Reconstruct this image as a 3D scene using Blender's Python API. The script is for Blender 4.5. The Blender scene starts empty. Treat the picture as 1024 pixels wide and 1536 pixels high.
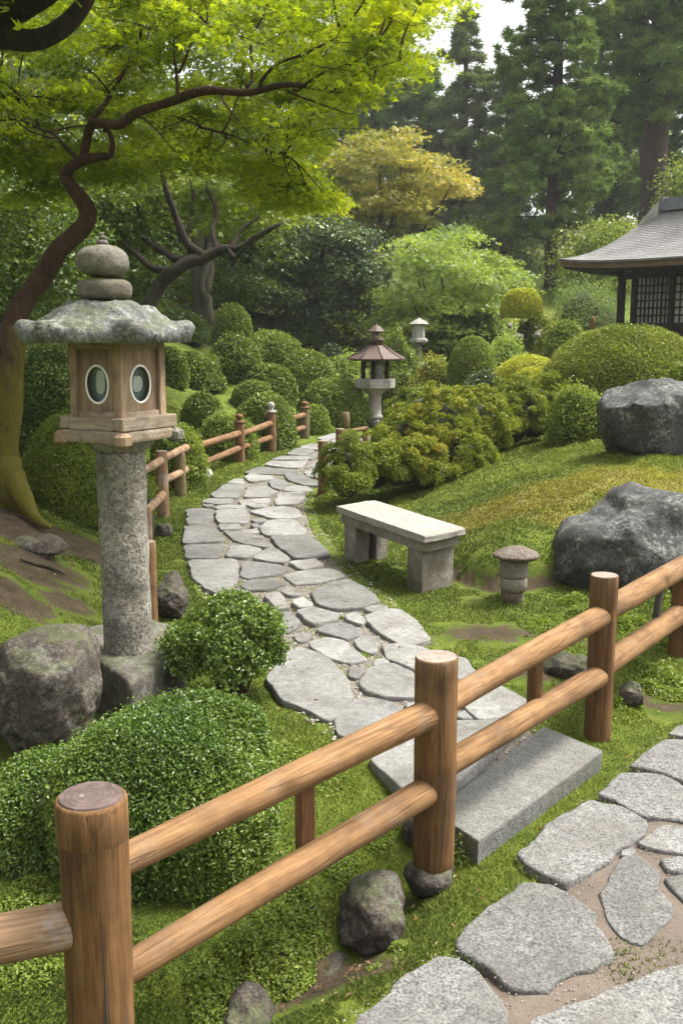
import bpy, math, random
import numpy as np
from mathutils import Vector, Matrix

SC = bpy.context.scene
COL = SC.collection
rs = np.random.RandomState(7)
random.seed(7)
rad = math.radians

# ------------------------------------------------------------------ camera, sky, sun, exposure
CAM_H, FPX, CX, CY = 1.8, 1500.0, 512.0, 768.0
PITCH = math.atan(263.0 / 1500.0)
cd = bpy.data.cameras.new("camera")
cam = bpy.data.objects.new("camera", cd)
COL.objects.link(cam)
cam.location = (0, 0, CAM_H)
cam.rotation_euler = (math.pi / 2 - PITCH, 0, 0)
cd.sensor_fit = 'VERTICAL'
cd.sensor_height = 36.0
cd.lens = 36.0 * FPX / 1536.0
cd.clip_start, cd.clip_end = 0.05, 2000.0
SC.camera = cam

SUN_EL, SUN_AZ = rad(60), rad(72)          # high, from the right (azimuth from +Y towards +X)
world = bpy.data.worlds.new("World")
SC.world = world
world.use_nodes = True
wn = world.node_tree
bg = wn.nodes["Background"]
sky = wn.nodes.new("ShaderNodeTexSky")
sky.sky_type = 'NISHITA'
sky.sun_disc = False
sky.sun_elevation = SUN_EL
sky.sun_rotation = SUN_AZ
sky.air_density, sky.dust_density, sky.ozone_density = 1.0, 6.0, 1.0
hs = wn.nodes.new("ShaderNodeHueSaturation")
hs.inputs["Saturation"].default_value = 0.10
wn.links.new(sky.outputs[0], hs.inputs["Color"])
wn.links.new(hs.outputs[0], bg.inputs["Color"])
bg.inputs["Strength"].default_value = 0.13

sl = bpy.data.lights.new("sun", 'SUN')
sl.energy = 2.1
sl.angle = rad(17)
sl.color = (1.0, 0.95, 0.86)
sun = bpy.data.objects.new("sun", sl)
COL.objects.link(sun)
sd = Vector((math.sin(SUN_AZ) * math.cos(SUN_EL), math.cos(SUN_AZ) * math.cos(SUN_EL), math.sin(SUN_EL)))
sun.rotation_euler = sd.to_track_quat('Z', 'Y').to_euler()
sun.location = (10, 10, 30)

SC.view_settings.view_transform = 'Standard'
SC.view_settings.look = 'None'
SC.view_settings.exposure = 1.6
SC.view_settings.gamma = 1.0
SC.cycles.max_bounces = 8
SC.cycles.diffuse_bounces = 4
SC.cycles.transparent_max_bounces = 12

# ------------------------------------------------------------------ picture point -> place in the garden
_c, _s = math.cos(PITCH), math.sin(PITCH)
def ray(px, py):
    u, v = (px - CX) / FPX, (CY - py) / FPX
    return np.array([u, _c + v * _s, -_s + v * _c])
CAMP = np.array([0, 0, CAM_H])
def at(px, py, Y):
    d = ray(px, py)
    return CAMP + d * (Y / d[1])
def gnd(px, py, z):
    d = ray(px, py)
    return CAMP + d * ((z - CAM_H) / d[2])
def mpp(Y, z=0.9):
    return (Y * _c - (z - CAM_H) * _s) / FPX      # metres per photo pixel at depth Y

# ------------------------------------------------------------------ noise
def _hash(ix, iy, iz, seed):
    h = (ix * 374761393 + iy * 668265263 + iz * 2147483647 + seed * 144665) & 0xffffffff
    h = ((h ^ (h >> 13)) * 1274126177) & 0xffffffff
    h = h ^ (h >> 16)
    return (h & 0xffff) / 65535.0
def vnoise(P, seed=0):
    P = np.asarray(P, float)
    i = np.floor(P).astype(np.int64)
    f = P - i
    f = f * f * (3 - 2 * f)
    r = 0
    for dx in (0, 1):
        wx = f[:, 0] if dx else 1 - f[:, 0]
        for dy in (0, 1):
            wy = f[:, 1] if dy else 1 - f[:, 1]
            for dz in (0, 1):
                wz = f[:, 2] if dz else 1 - f[:, 2]
                r = r + wx * wy * wz * _hash(i[:, 0] + dx, i[:, 1] + dy, i[:, 2] + dz, seed)
    return r * 2 - 1
def fbm(P, seed=0, octs=4, gain=0.5):
    P = np.asarray(P, float)
    r, a, k = 0, 1.0, 1.0
    for o in range(octs):
        r = r + a * vnoise(P * k + 17.3 * o, seed + o)
        a *= gain
        k *= 2.03
    return r
def sstep(a, b, x):
    t = np.clip((x - a) / (b - a), 0, 1)
    return t * t * (3 - 2 * t)
def lerp(a, b, t):
    return a + (b - a) * t

# ------------------------------------------------------------------ terrain height
def seg_signed(x, y, pts):
    """distance to a polyline; positive on its left-hand side"""
    best = np.full(x.shape, 1e9)
    sgn = np.ones(x.shape)
    bcr = np.zeros(x.shape)
    n = len(pts) - 1
    for k in range(n):
        ax, ay = pts[k]
        bx, by = pts[k + 1]
        dx, dy = bx - ax, by - ay
        L2 = dx * dx + dy * dy
        t = ((x - ax) * dx + (y - ay) * dy) / L2
        lo = -1e9 if k == 0 else 0
        hi = 1e9 if k == n - 1 else 1
        t = np.clip(t, lo, hi)
        qx, qy = x - (ax + t * dx), y - (ay + t * dy)
        d = np.hypot(qx, qy)
        cr = dx * qy - dy * qx
        pr = np.abs(cr) / math.sqrt(L2)
        m = (d < best - 1e-9) | ((np.abs(d - best) <= 1e-9) & (pr > bcr))
        best = np.where(m, d, best)
        bcr = np.where(m, pr, bcr)
        sgn = np.where(m, np.where(cr >= 0, 1, -1), sgn)
    return best * sgn

ZP = 0.10
FPTS = [gnd(p[0], p[1], ZP)[:2] for p in ((221, 940), (245, 775), (290, 718), (360, 692), (408, 675), (457, 655))]
HILL = [(FPTS[0][0] - .25, 2.0)] + [tuple(p) for p in FPTS] + [(-0.3, 23.0), (0.4, 32.0), (1.0, 60.0)]
MOUND = [(4.5, 6.7), (2.6, 6.95), (1.75, 6.95), (1.3, 6.75), (1.05, 6.6), (0.80, 7.05), (0.74, 8.0), (0.36, 10.6), (0.9, 13.0), (1.7, 16.5), (1.7, 20.0), (1.5, 30.0)]
WALK = [tuple(gnd(p[0], p[1], 0)[:2]) for p in ((500, 1560), (640, 1345), (720, 1300), (905, 1150), (1010, 1060))]
DITCH = [tuple(gnd(p[0], p[1], -.05)[:2]) for p in ((300, 1560), (450, 1465), (560, 1385), (600, 1330))]

BUMPS = []
def H(x, y):
    x = np.asarray(x, float); y = np.asarray(y, float)
    sh = x.shape
    x = x.ravel(); y = y.ravel()
    P2 = np.stack([x, y, np.zeros_like(x)], 1)
    dw = seg_signed(x, y, WALK)                      # positive: garden side
    z = 0.062 * sstep(0.15, 0.8, dw) * sstep(-1.3, -0.4, x + 0.45 * (4.6 - np.minimum(y, 4.6)) + 1.5 * sstep(4.6, 5.4, y)) + .02 * sstep(0.02, .2, dw)
    # ditch behind the front fence
    dd = np.abs(seg_signed(x, y, DITCH))
    z = z - 0.13 * np.exp(-(dd / 0.13) ** 2) * (y < 3.6) * (y > 1.2) * sstep(3.55, 3.2, y)
    # right-hand mound
    dm = -seg_signed(x, y, MOUND) * -1
    dm = np.maximum(seg_signed(x, y, MOUND) * -1, 0)
    w = lerp(0.13, 0.9, sstep(7.2, 9.8, y))
    z = z + 0.27 * (1 - np.exp(-dm / w)) + 0.155 * np.minimum(dm, 3.2) * sstep(0, 1, dm)
    # left-hand hill
    dh = np.maximum(seg_signed(x, y, HILL) - 0.25, 0)
    s = lerp(0.52, 0.44, sstep(6.5, 13, y))
    z = z + s * np.minimum(dh, 5.0) * sstep(4.3, 5.7, y) + .05 * np.clip(dh - 5, 0, 30) * sstep(4.3, 5.7, y)
    z = z + 0.10 * np.clip(y - 19, 0, 8) * sstep(0.3, 3, dh)
    # ground climbing to the woods
    z = z + 0.2 * np.clip(y - 26, 0, 45) * sstep(26, 30, y)
    # small unevenness
    z = z + 0.012 * fbm(P2 * 2.2, 3, 3) * sstep(0.05, .5, dw) + 0.05 * fbm(P2 * .35, 5, 2) * sstep(.6, 2.5, dm + dh)
    z = z + 0.02 * fbm(P2 * 3.5, 9, 3) * np.clip((dm + dh) * 2, 0, 1)
    for bx_, by_, br_, bz_ in BUMPS:
        z = z + bz_ * np.exp(-(((x - bx_) / br_) ** 2 + ((y - by_) / br_) ** 2) ** 1.5)
    return z.reshape(sh)
def Hs(x, y):
    return float(H(np.array([x]), np.array([y]))[0])
for _px, _pb, _Y, _hw in ((347, 512, 24, 36), (408, 556, 21.5, 55), (352, 568, 19.3, 50), (290, 578, 18.6, 55), (252, 576, 17.6, 40), (462, 578, 21, 50), (403, 598, 18.9, 48), (380, 606, 18.0, 42), (440, 505, 27, 60), (268, 520, 23, 50), (497, 560, 25, 36)):
    _p = at(_px, _pb, _Y)
    _dz = _p[2] - Hs(_p[0], _p[1] + .4)
    if _dz > .03:
        BUMPS.append((_p[0], _p[1] + .4, _hw * mpp(_Y) * 1.45, _dz))
def terr(px, py, y0=1.6, y1=90.0):
    d = ray(px, py)
    Y = y0 * (y1 / y0) ** np.linspace(0, 1, 900)
    P = CAMP[None] + d[None] * (Y / d[1])[:, None]
    g = P[:, 2] - H(P[:, 0], P[:, 1])
    k = np.argmax(g < 0)
    if g[k] >= 0:
        k = len(Y) - 1
    a = max(k - 1, 0)
    t = g[a] / (g[a] - g[k]) if g[a] != g[k] else 0
    Yk = Y[a] + (Y[k] - Y[a]) * t
    p = CAMP + d * (Yk / d[1])
    return np.array([p[0], p[1], Hs(p[0], p[1])])

# ------------------------------------------------------------------ mesh and object helpers
def mesh_quads(name, V, F, attrs=None, smooth=False, midx=None):
    """V (n,3), F list of arrays with equal or mixed sizes"""
    me = bpy.data.meshes.new(name)
    V = np.asarray(V, np.float32)
    me.vertices.add(len(V))
    me.vertices.foreach_set("co", V.ravel())
    if isinstance(F, np.ndarray):
        nf, k = F.shape
        li = F.astype(np.int32).ravel()
        ls = np.arange(nf, dtype=np.int32) * k
    else:
        li = np.array([i for f in F for i in f], np.int32)
        ls = np.cumsum([0] + [len(f) for f in F[:-1]]).astype(np.int32)
        nf = len(F)
    me.loops.add(len(li))
    me.loops.foreach_set("vertex_index", li)
    me.polygons.add(nf)
    me.polygons.foreach_set("loop_start", ls)
    if midx is not None:
        me.polygons.foreach_set("material_index", np.asarray(midx, np.int32))
    me.polygons.foreach_set("use_smooth", np.full(nf, smooth, bool))
    if attrs:
        for k, a in attrs.items():
            at_ = me.attributes.new(k, 'FLOAT', 'POINT')
            at_.data.foreach_set("value", np.asarray(a, np.float32))
    me.update(calc_edges=True)
    me.validate()
    return me

def thing(name, label, cat, loc=(0, 0, 0), group=None, rotz=0):
    o = bpy.data.objects.new(name, None)
    o.empty_display_size = 0.2
    COL.objects.link(o)
    o.location = tuple(float(v) for v in loc)
    o.rotation_euler = (0, 0, rotz)
    o["label"] = label
    o["category"] = cat
    if group:
        o["group"] = group
    return o
def tag(o, label, cat, group=None):
    o["label"] = label
    o["category"] = cat
    if group:
        o["group"] = group
    return o
def kind(o, k):
    o["kind"] = k
    return o
def root_of(p):
    loc = Vector((0, 0, 0))
    while p is not None:
        loc = loc + p.location
        p = p.parent
    return loc
def obj(name, me, mats, parent=None, M=None):
    """me in world coordinates (M None) or local with world matrix M; parents are unrotated"""
    o = bpy.data.objects.new(name, me)
    COL.objects.link(o)
    for m in (mats if isinstance(mats, (list, tuple)) else [mats]):
        me.materials.append(m)
    off = Vector((0, 0, 0))
    if parent is not None:
        off = root_of(parent)
        o.parent = parent
    if M is None:
        if parent is not None:
            me.transform(Matrix.Translation(-off))
    else:
        o.matrix_local = Matrix.Translation(-off) @ M
    return o
def single(name, me, mats, label, cat, loc, group=None):
    """a thing that is one mesh: origin moved to loc"""
    loc = Vector([float(v) for v in loc])
    me.transform(Matrix.Translation(-loc))
    o = bpy.data.objects.new(name, me)
    COL.objects.link(o)
    for m in (mats if isinstance(mats, (list, tuple)) else [mats]):
        me.materials.append(m)
    o.location = loc
    return tag(o, label, cat, group)

class MB:
    """collects pieces into one mesh"""
    def __init__(s):
        s.V, s.F, s.n = [], [], 0
    def add(s, V, F):
        V = np.asarray(V, float)
        s.V.append(V)
        for f in F:
            s.F.append([int(i) + s.n for i in f])
        s.n += len(V)
        return s
    def mesh(s, name, smooth=False):
        return mesh_quads(name, np.concatenate(s.V), s.F, smooth=smooth)

def lathe(prof, seg=32, cx=0, cy=0, phase=0.0, wob=0, seed=0):
    """prof [(r,z)...] bottom to top, closed with caps"""
    V, F = [], []
    th = np.arange(seg) / seg * 2 * math.pi + phase
    for r, z in prof:
        V.append(np.stack([cx + r * np.cos(th), cy + r * np.sin(th), np.full(seg, z)], 1))
    V = np.concatenate(V)
    n = len(prof)
    for k in range(n - 1):
        for j in range(seg):
            a, b = k * seg + j, k * seg + (j + 1) % seg
            F.append([a, b, b + seg, a + seg])
    F.append(list(range(seg))[::-1])
    F.append([(n - 1) * seg + j for j in range(seg)])
    if wob:
        d = fbm(V / (wob * 6) + seed, seed, 3) * wob
        c = np.array([cx, cy, 0])
        h = V - c
        h[:, 2] = 0
        L = np.maximum(np.linalg.norm(h, axis=1), 1e-4)
        V = V + h / L[:, None] * d[:, None]
    return V, F
def prism(poly, z0, z1, bev=0.0):
    """vertical prism over a ccw plan polygon; bev: small top bevel"""
    P = np.asarray(poly, float)[:, :2]
    n = len(P)
    c = P.mean(0)
    rings = [(P, z0)]
    if bev:
        d = P - c
        L = np.linalg.norm(d, axis=1)[:, None]
        Pi = P - d / L * bev * 1.3
        rings = [(Pi, z0), (P, z0 + bev), (P, z1 - bev), (Pi, z1)]
    else:
        rings.append((P, z1))
    V = np.concatenate([np.column_stack([p, np.full(n, z)]) for p, z in rings])
    F = []
    for k in range(len(rings) - 1):
        for j in range(n):
            a, b = k * n + j, k * n + (j + 1) % n
            F.append([a, b, b + n, a + n])
    F.append(list(range(n))[::-1])
    F.append([(len(rings) - 1) * n + j for j in range(n)])
    return V, F
def box(c, sx, sy, sz, rotz=0, bev=0.004):
    """box with base centre c, bevelled"""
    ca, sa = math.cos(rotz), math.sin(rotz)
    q = [(-sx / 2, -sy / 2), (sx / 2, -sy / 2), (sx / 2, sy / 2), (-sx / 2, sy / 2)]
    b = bev
    q8 = []
    for (x, y) in q:
        gx, gy = (1 if x > 0 else -1), (1 if y > 0 else -1)
        e = [(x - gx * b, y), (x, y - gy * b)]
        if gx * gy > 0:
            e = e[::-1]
        q8 += e
    P = [(c[0] + x * ca - y * sa, c[1] + x * sa + y * ca) for x, y in q8]
    return prism(P, c[2], c[2] + sz, bev)
def tube(pts, radii, seg=8, cap=True, bumps=0, seed=0):
    P = np.asarray(pts, float)
    R = np.asarray(radii, float)
    n = len(P)
    T = np.gradient(P, axis=0)
    T /= np.linalg.norm(T, axis=1)[:, None] + 1e-9
    up = np.array([0.13, 0.21, 0.97])
    V = []
    th = np.arange(seg) / seg * 2 * math.pi
    u = np.cross(T[0], up)
    u /= np.linalg.norm(u)
    for k in range(n):
        u = u - T[k] * u.dot(T[k])
        u /= np.linalg.norm(u) + 1e-9
        w = np.cross(T[k], u)
        V.append(P[k] + R[k] * (np.cos(th)[:, None] * u + np.sin(th)[:, None] * w))
    V = np.concatenate(V)
    if bumps:
        c = np.repeat(P, seg, 0)
        d = V - c
        L = np.linalg.norm(d, axis=1)[:, None] + 1e-9
        V = V + d / L * (fbm(V / bumps, seed, 3) * np.repeat(R, seg) * .22)[:, None]
    F = []
    for k in range(n - 1):
        for j in range(seg):
            a, b = k * seg + j, k * seg + (j + 1) % seg
            F.append([a, b, b + seg, a + seg])
    if cap:
        F.append(list(range(seg))[::-1])
        F.append([(n - 1) * seg + j for j in range(seg)])
    return V, F
def smooth_line(pts, rads, sub=5, jit=0, seed=0):
    """Catmull-Rom through points, with radii"""
    P = np.asarray(pts, float)
    R = np.asarray(rads, float)
    Q = np.vstack([2 * P[0] - P[1], P, 2 * P[-1] - P[-2]])
    RR = np.concatenate([[R[0]], R, [R[-1]]])
    out, ro = [], []
    for k in range(1, len(Q) - 2):
        for t in np.arange(sub) / sub:
            a, b, c, d = Q[k - 1], Q[k], Q[k + 1], Q[k + 2]
            out.append(.5 * ((2 * b) + (-a + c) * t + (2 * a - 5 * b + 4 * c - d) * t * t + (-a + 3 * b - 3 * c + d) * t ** 3))
            ro.append(lerp(RR[k], RR[k + 1], t))
    out.append(P[-1]); ro.append(R[-1])
    out = np.array(out)
    if jit:
        out[1:-1] += jit * np.stack([vnoise(out * 3 + 5, seed), vnoise(out * 3 + 25, seed + 1), vnoise(out * 3 + 45, seed + 2)], 1)[1:-1]
    return out, np.array(ro)
def mat_z(p, d):
    """matrix placing local +Z along d at p"""
    d = Vector(d)
    if d.normalized().z > .9999:
        return Matrix.Translation(Vector([float(v) for v in p]))
    q = d.to_track_quat('Z', 'Y')
    return Matrix.Translation(Vector([float(v) for v in p])) @ q.to_matrix().to_4x4()

# ------------------------------------------------------------------ materials
def newmat(name):
    m = bpy.data.materials.new(name)
    m.use_nodes = True
    nt = m.node_tree
    return m, nt, nt.nodes["Principled BSDF"]
def nd(nt, t, **kw):
    n = nt.nodes.new(t)
    for k, v in kw.items():
        if k.startswith("i_"):
            n.inputs[k[2:].replace("_", " ")].default_value = v
        else:
            setattr(n, k, v)
    return n
def lk(nt, a, b):
    nt.links.new(a, b)
def ramp(nt, fac, stops):
    r = nt.nodes.new("ShaderNodeValToRGB")
    e = r.color_ramp.elements
    while len(e) < len(stops):
        e.new(0.5)
    for k, (p, c) in enumerate(stops):
        e[k].position = p
        e[k].color = (c, c, c, 1) if not hasattr(c, "__len__") else (*c, 1)
    lk(nt, fac, r.inputs[0])
    return r.outputs[0]
def mixc(nt, fac, a, b, mode='MIX'):
    m = nt.nodes.new("ShaderNodeMix")
    m.data_type = 'RGBA'
    m.blend_type = mode
    for s, v in ((m.inputs[0], fac), (m.inputs[6], a), (m.inputs[7], b)):
        if hasattr(v, "is_linked"):
            lk(nt, v, s)
        elif hasattr(v, "__len__"):
            s.default_value = (*v, 1)
        else:
            s.default_value = v
    return m.outputs[2]
def math_(nt, op, a, b=0.0):
    m = nt.nodes.new("ShaderNodeMath")
    m.operation = op
    for s, v in ((m.inputs[0], a), (m.inputs[1], b)):
        if hasattr(v, "is_linked"):
            lk(nt, v, s)
        else:
            s.default_value = v
    return m.outputs[0]
def coords(nt, scale=(1, 1, 1), which="Object", rnd=True):
    tc = nt.nodes.new("ShaderNodeTexCoord")
    mp = nt.nodes.new("ShaderNodeMapping")
    mp.inputs["Scale"].default_value = scale
    lk(nt, tc.outputs[which], mp.inputs["Vector"])
    if rnd:
        oi = nt.nodes.new("ShaderNodeObjectInfo")
        v = nt.nodes.new("ShaderNodeVectorMath")
        v.operation = 'SCALE'
        v.inputs[0].default_value = (37.0, 21.0, 53.0)
        lk(nt, oi.outputs["Random"], v.inputs["Scale"])
        lk(nt, v.outputs[0], mp.inputs["Location"])
    return mp.outputs[0]
def noise(nt, vec, scale, detail=4, rough=0.55, dist=0.0):
    n = nd(nt, "ShaderNodeTexNoise")
    n.inputs["Scale"].default_value = scale
    n.inputs["Detail"].default_value = detail
    n.inputs["Roughness"].default_value = rough
    n.inputs["Distortion"].default_value = dist
    lk(nt, vec, n.inputs["Vector"])
    return n.outputs["Fac"]
def bump(nt, bsdf, h, strength=0.4, dist=0.01, prev=None):
    b = nd(nt, "ShaderNodeBump")
    b.inputs["Strength"].default_value = strength
    b.inputs["Distance"].default_value = dist
    lk(nt, h, b.inputs["Height"])
    if prev is not None:
        lk(nt, prev, b.inputs["Normal"])
    lk(nt, b.outputs[0], bsdf.inputs["Normal"])
    return b.outputs[0]
def attr(nt, name):
    a = nd(nt, "ShaderNodeAttribute")
    a.attribute_name = name
    return a.outputs["Fac"]

def granite(name, dark, light, speck=220, stain=(0.05, 0.045, 0.035), stain_amt=0.5, moss=0.0, lichen=0.0, rough=0.85, bscale=1.0, mosscol=(0.07, 0.10, 0.02), objvar=0.12):
    m, nt, b = newmat(name)
    v = coords(nt)
    big = noise(nt, v, 3.0 * bscale, 5, .6)
    fine = noise(nt, v, speck, 2, .6)
    mid = noise(nt, v, 22 * bscale, 5, .65)
    vo = nd(nt, "ShaderNodeTexVoronoi")
    vo.inputs["Scale"].default_value = speck * .8
    lk(nt, v, vo.inputs["Vector"])
    base = ramp(nt, mid, [(.25, dark), (.75, light)])
    grain = ramp(nt, fine, [(.3, .34), (.5, 1.0), (.72, 1.6)])
    base = mixc(nt, 1.0, base, grain, 'MULTIPLY')
    cell = ramp(nt, vo.outputs["Color"], [(.0, .62), (.25, 1.0), (.9, 1.12)])
    base = mixc(nt, .8, base, cell, 'MULTIPLY')
    st = ramp(nt, big, [(.42, 0.0), (.66, 1.0)])
    st = math_(nt, 'MULTIPLY', st, stain_amt)
    base = mixc(nt, st, base, stain)
    if lichen:
        ln = math_(nt, 'ADD', math_(nt, 'MULTIPLY', noise(nt, v, 34 * bscale, 6, .75), .65), math_(nt, 'MULTIPLY', noise(nt, v, 5 * bscale, 4, .6), .35))
        lf = ramp(nt, ln, [(.52, 0.0), (.60, 1.0)])
        base = mixc(nt, math_(nt, 'MULTIPLY', lf, lichen), base, (0.30, 0.32, 0.27))
    if moss:
        g = nd(nt, "ShaderNodeNewGeometry")
        sx = nd(nt, "ShaderNodeSeparateXYZ")
        lk(nt, g.outputs["Normal"], sx.inputs[0])
        mn = noise(nt, v, 7 * bscale, 6, .7)
        k = math_(nt, 'ADD', math_(nt, 'MULTIPLY', sx.outputs["Z"], .22), mn)
        mf = ramp(nt, k, [(.64, 0.0), (.76, 1.0)])
        base = mixc(nt, math_(nt, 'MULTIPLY', mf, moss), base, mosscol)
    oi = nd(nt, "ShaderNodeObjectInfo")
    mr = nd(nt, "ShaderNodeMapRange")
    mr.inputs["To Min"].default_value = 1 - objvar
    mr.inputs["To Max"].default_value = 1 + objvar
    lk(nt, oi.outputs["Random"], mr.inputs["Value"])
    hv = nd(nt, "ShaderNodeHueSaturation")
    lk(nt, mr.outputs[0], hv.inputs["Value"])
    lk(nt, base, hv.inputs["Color"])
    lk(nt, hv.outputs[0], b.inputs["Base Color"])
    b.inputs["Roughness"].default_value = rough
    b.inputs["Specular IOR Level"].default_value = 0.3
    hgt = math_(nt, 'ADD', math_(nt, 'MULTIPLY', mid, 1.0), math_(nt, 'MULTIPLY', fine, .35))
    bump(nt, b, math_(nt, 'ADD', hgt, math_(nt, 'MULTIPLY', big, 1.5)), .8, .014 / bscale)
    return m

def wood(name, c1, c2, grey=0.15, greycol=(0.22, 0.20, 0.18), scale=1.0, rough=.78, axis='z'):
    m, nt, b = newmat(name)
    sc = {'z': (1, 1, .05), 'x': (.05, 1, 1), 'y': (1, .05, 1)}[axis]
    v = coords(nt, sc)
    v1 = coords(nt, (1, 1, 1))
    grain = noise(nt, v, 38 * scale, 6, .65, .35)
    fine = noise(nt, v, 160 * scale, 3, .6)
    blot = noise(nt, v1, 4.5 * scale, 5, .6)
    base = ramp(nt, grain, [(.28, c1), (.5, tuple(lerp(a, c, .6) for a, c in zip(c1, c2))), (.72, c2)])
    base = mixc(nt, .55, base, ramp(nt, fine, [(.3, .42), (.7, 1.35)]), 'MULTIPLY')
    base = mixc(nt, .7, base, ramp(nt, blot, [(.3, .42), (.52, 1.0), (.75, 1.25)]), 'MULTIPLY')
    gf = ramp(nt, noise(nt, v1, 7 * scale, 5, .7), [(.52, 0.0), (.7, 1.0)])
    base = mixc(nt, math_(nt, 'MULTIPLY', gf, grey), base, greycol)
    kv = nd(nt, "ShaderNodeTexVoronoi")
    kv.inputs["Scale"].default_value = 5.5 * scale
    lk(nt, coords(nt, (1, 1, .55) if axis == 'z' else (.55, 1, 1)), kv.inputs["Vector"])
    kf = ramp(nt, kv.outputs["Distance"], [(.05, 1.0), (.13, .35), (.2, 0.0)])
    base = mixc(nt, math_(nt, 'MULTIPLY', kf, .75), base, tuple(.4 * a for a in c1))
    df = ramp(nt, noise(nt, v1, 2.6 * scale, 6, .7, .5), [(.50, 0.0), (.68, 1.0)])
    base = mixc(nt, math_(nt, 'MULTIPLY', df, .45), base, tuple(.75 * a for a in c1))
    vo = noise(nt, v, 14 * scale, 2, .5)
    crack = ramp(nt, vo, [(.488, 0.0), (.5, 1.0), (.512, 0.0)])
    base = mixc(nt, math_(nt, 'MULTIPLY', crack, .35), base, tuple(.25 * a for a in c1))
    lk(nt, base, b.inputs["Base Color"])
    b.inputs["Roughness"].default_value = rough
    b.inputs["Specular IOR Level"].default_value = 0.16
    h = math_(nt, 'SUBTRACT', math_(nt, 'ADD', grain, math_(nt, 'MULTIPLY', fine, .5)), math_(nt, 'MULTIPLY', crack, .8))
    bump(nt, b, h, .45, .004)
    return m

def endgrain(name, c1, c2):
    m, nt, b = newmat(name)
    v = coords(nt, rnd=False)
    w = nd(nt, "ShaderNodeTexWave", wave_type='RINGS', rings_direction='Z')
    w.inputs["Scale"].default_value = 22
    w.inputs["Distortion"].default_value = 3.5
    w.inputs["Detail"].default_value = 3
    lk(nt, v, w.inputs["Vector"])
    blot = noise(nt, v, 24, 5, .7)
    base = ramp(nt, math_(nt, 'ADD', math_(nt, 'MULTIPLY', w.outputs["Fac"], .09), math_(nt, 'MULTIPLY', blot, .9)), [(.35, c1), (.75, c2)])
    lf = ramp(nt, noise(nt, v, 30, 6, .7), [(.6, 0.0), (.66, 1.0)])
    base = mixc(nt, math_(nt, 'MULTIPLY', lf, .5), base, (.30, .28, .26))
    lk(nt, base, b.inputs["Base Color"])
    b.inputs["Roughness"].default_value = .7
    bump(nt, b, blot, .5, .006)
    return m

def leafmat(name, stops, trans=0.25, rough=.45, spec=.35, transcol=None, val=1.0):
    """stops: colours over the leaf's own 'var' value"""
    m, nt, b = newmat(name)
    a = attr(nt, "var")
    col = ramp(nt, a, stops)
    lk(nt, col, b.inputs["Base Color"])
    b.inputs["Roughness"].default_value = rough
    b.inputs["Specular IOR Level"].default_value = spec
    if trans:
        t = nd(nt, "ShaderNodeBsdfTranslucent")
        tc = mixc(nt, 1.0, col, transcol or (1.5, 1.5, .7), 'MULTIPLY')
        lk(nt, tc, t.inputs["Color"])
        mx = nd(nt, "ShaderNodeMixShader")
        mx.inputs[0].default_value = trans
        lk(nt, b.outputs[0], mx.inputs[1])
        lk(nt, t.outputs[0], mx.inputs[2])
        lk(nt, mx.outputs[0], nt.nodes["Material Output"].inputs["Surface"])
    return m

def barkmat(name, c1, c2, moss=0.0, mosscol=(0.09, 0.10, 0.015), mz0=0.0, mz1=1.0):
    m, nt, b = newmat(name)
    v = coords(nt, (1, 1, .35), rnd=False)
    n1 = noise(nt, v, 32, 7, .75, .6)
    n2 = noise(nt, v, 5, 4, .6)
    base = ramp(nt, n1, [(.3, c1), (.7, c2)])
    base = mixc(nt, .6, base, ramp(nt, n2, [(.3, .5), (.7, 1.3)]), 'MULTIPLY')
    if moss:
        tc = nd(nt, "ShaderNodeTexCoord")
        sx = nd(nt, "ShaderNodeSeparateXYZ")
        lk(nt, tc.outputs["Object"], sx.inputs[0])
        mr = nd(nt, "ShaderNodeMapRange")
        mr.inputs["From Min"].default_value = mz0
        mr.inputs["From Max"].default_value = mz1
        mr.inputs["To Min"].default_value = .42
        mr.inputs["To Max"].default_value = -.3
        lk(nt, sx.outputs["Z"], mr.inputs["Value"])
        k = math_(nt, 'ADD', mr.outputs[0], noise(nt, v, 6, 5, .65))
        mf = ramp(nt, k, [(.52, 0.0), (.7, 1.0)])
        base = mixc(nt, math_(nt, 'MULTIPLY', mf, moss), base, mixc(nt, noise(nt, v, 60, 3), mosscol, tuple(c * 1.7 for c in mosscol)))
    lk(nt, base, b.inputs["Base Color"])
    b.inputs["Roughness"].default_value = .9
    b.inputs["Specular IOR Level"].default_value = .2
    bump(nt, b, math_(nt, 'ADD', n1, n2), 1.0, .045)
    return m

def plain(name, col, rough=.6, var=.25, scale=20, metallic=0, bumpd=.003, spec=.4):
    m, nt, b = newmat(name)
    v = coords(nt)
    n = noise(nt, v, scale, 5, .65)
    c = mixc(nt, 1.0, col, ramp(nt, n, [(.25, 1 - var), (.75, 1 + var)]), 'MULTIPLY')
    lk(nt, c, b.inputs["Base Color"])
    b.inputs["Roughness"].default_value = rough
    b.inputs["Metallic"].default_value = metallic
    b.inputs["Specular IOR Level"].default_value = spec
    bump(nt, b, n, .5, bumpd)
    return m

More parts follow.
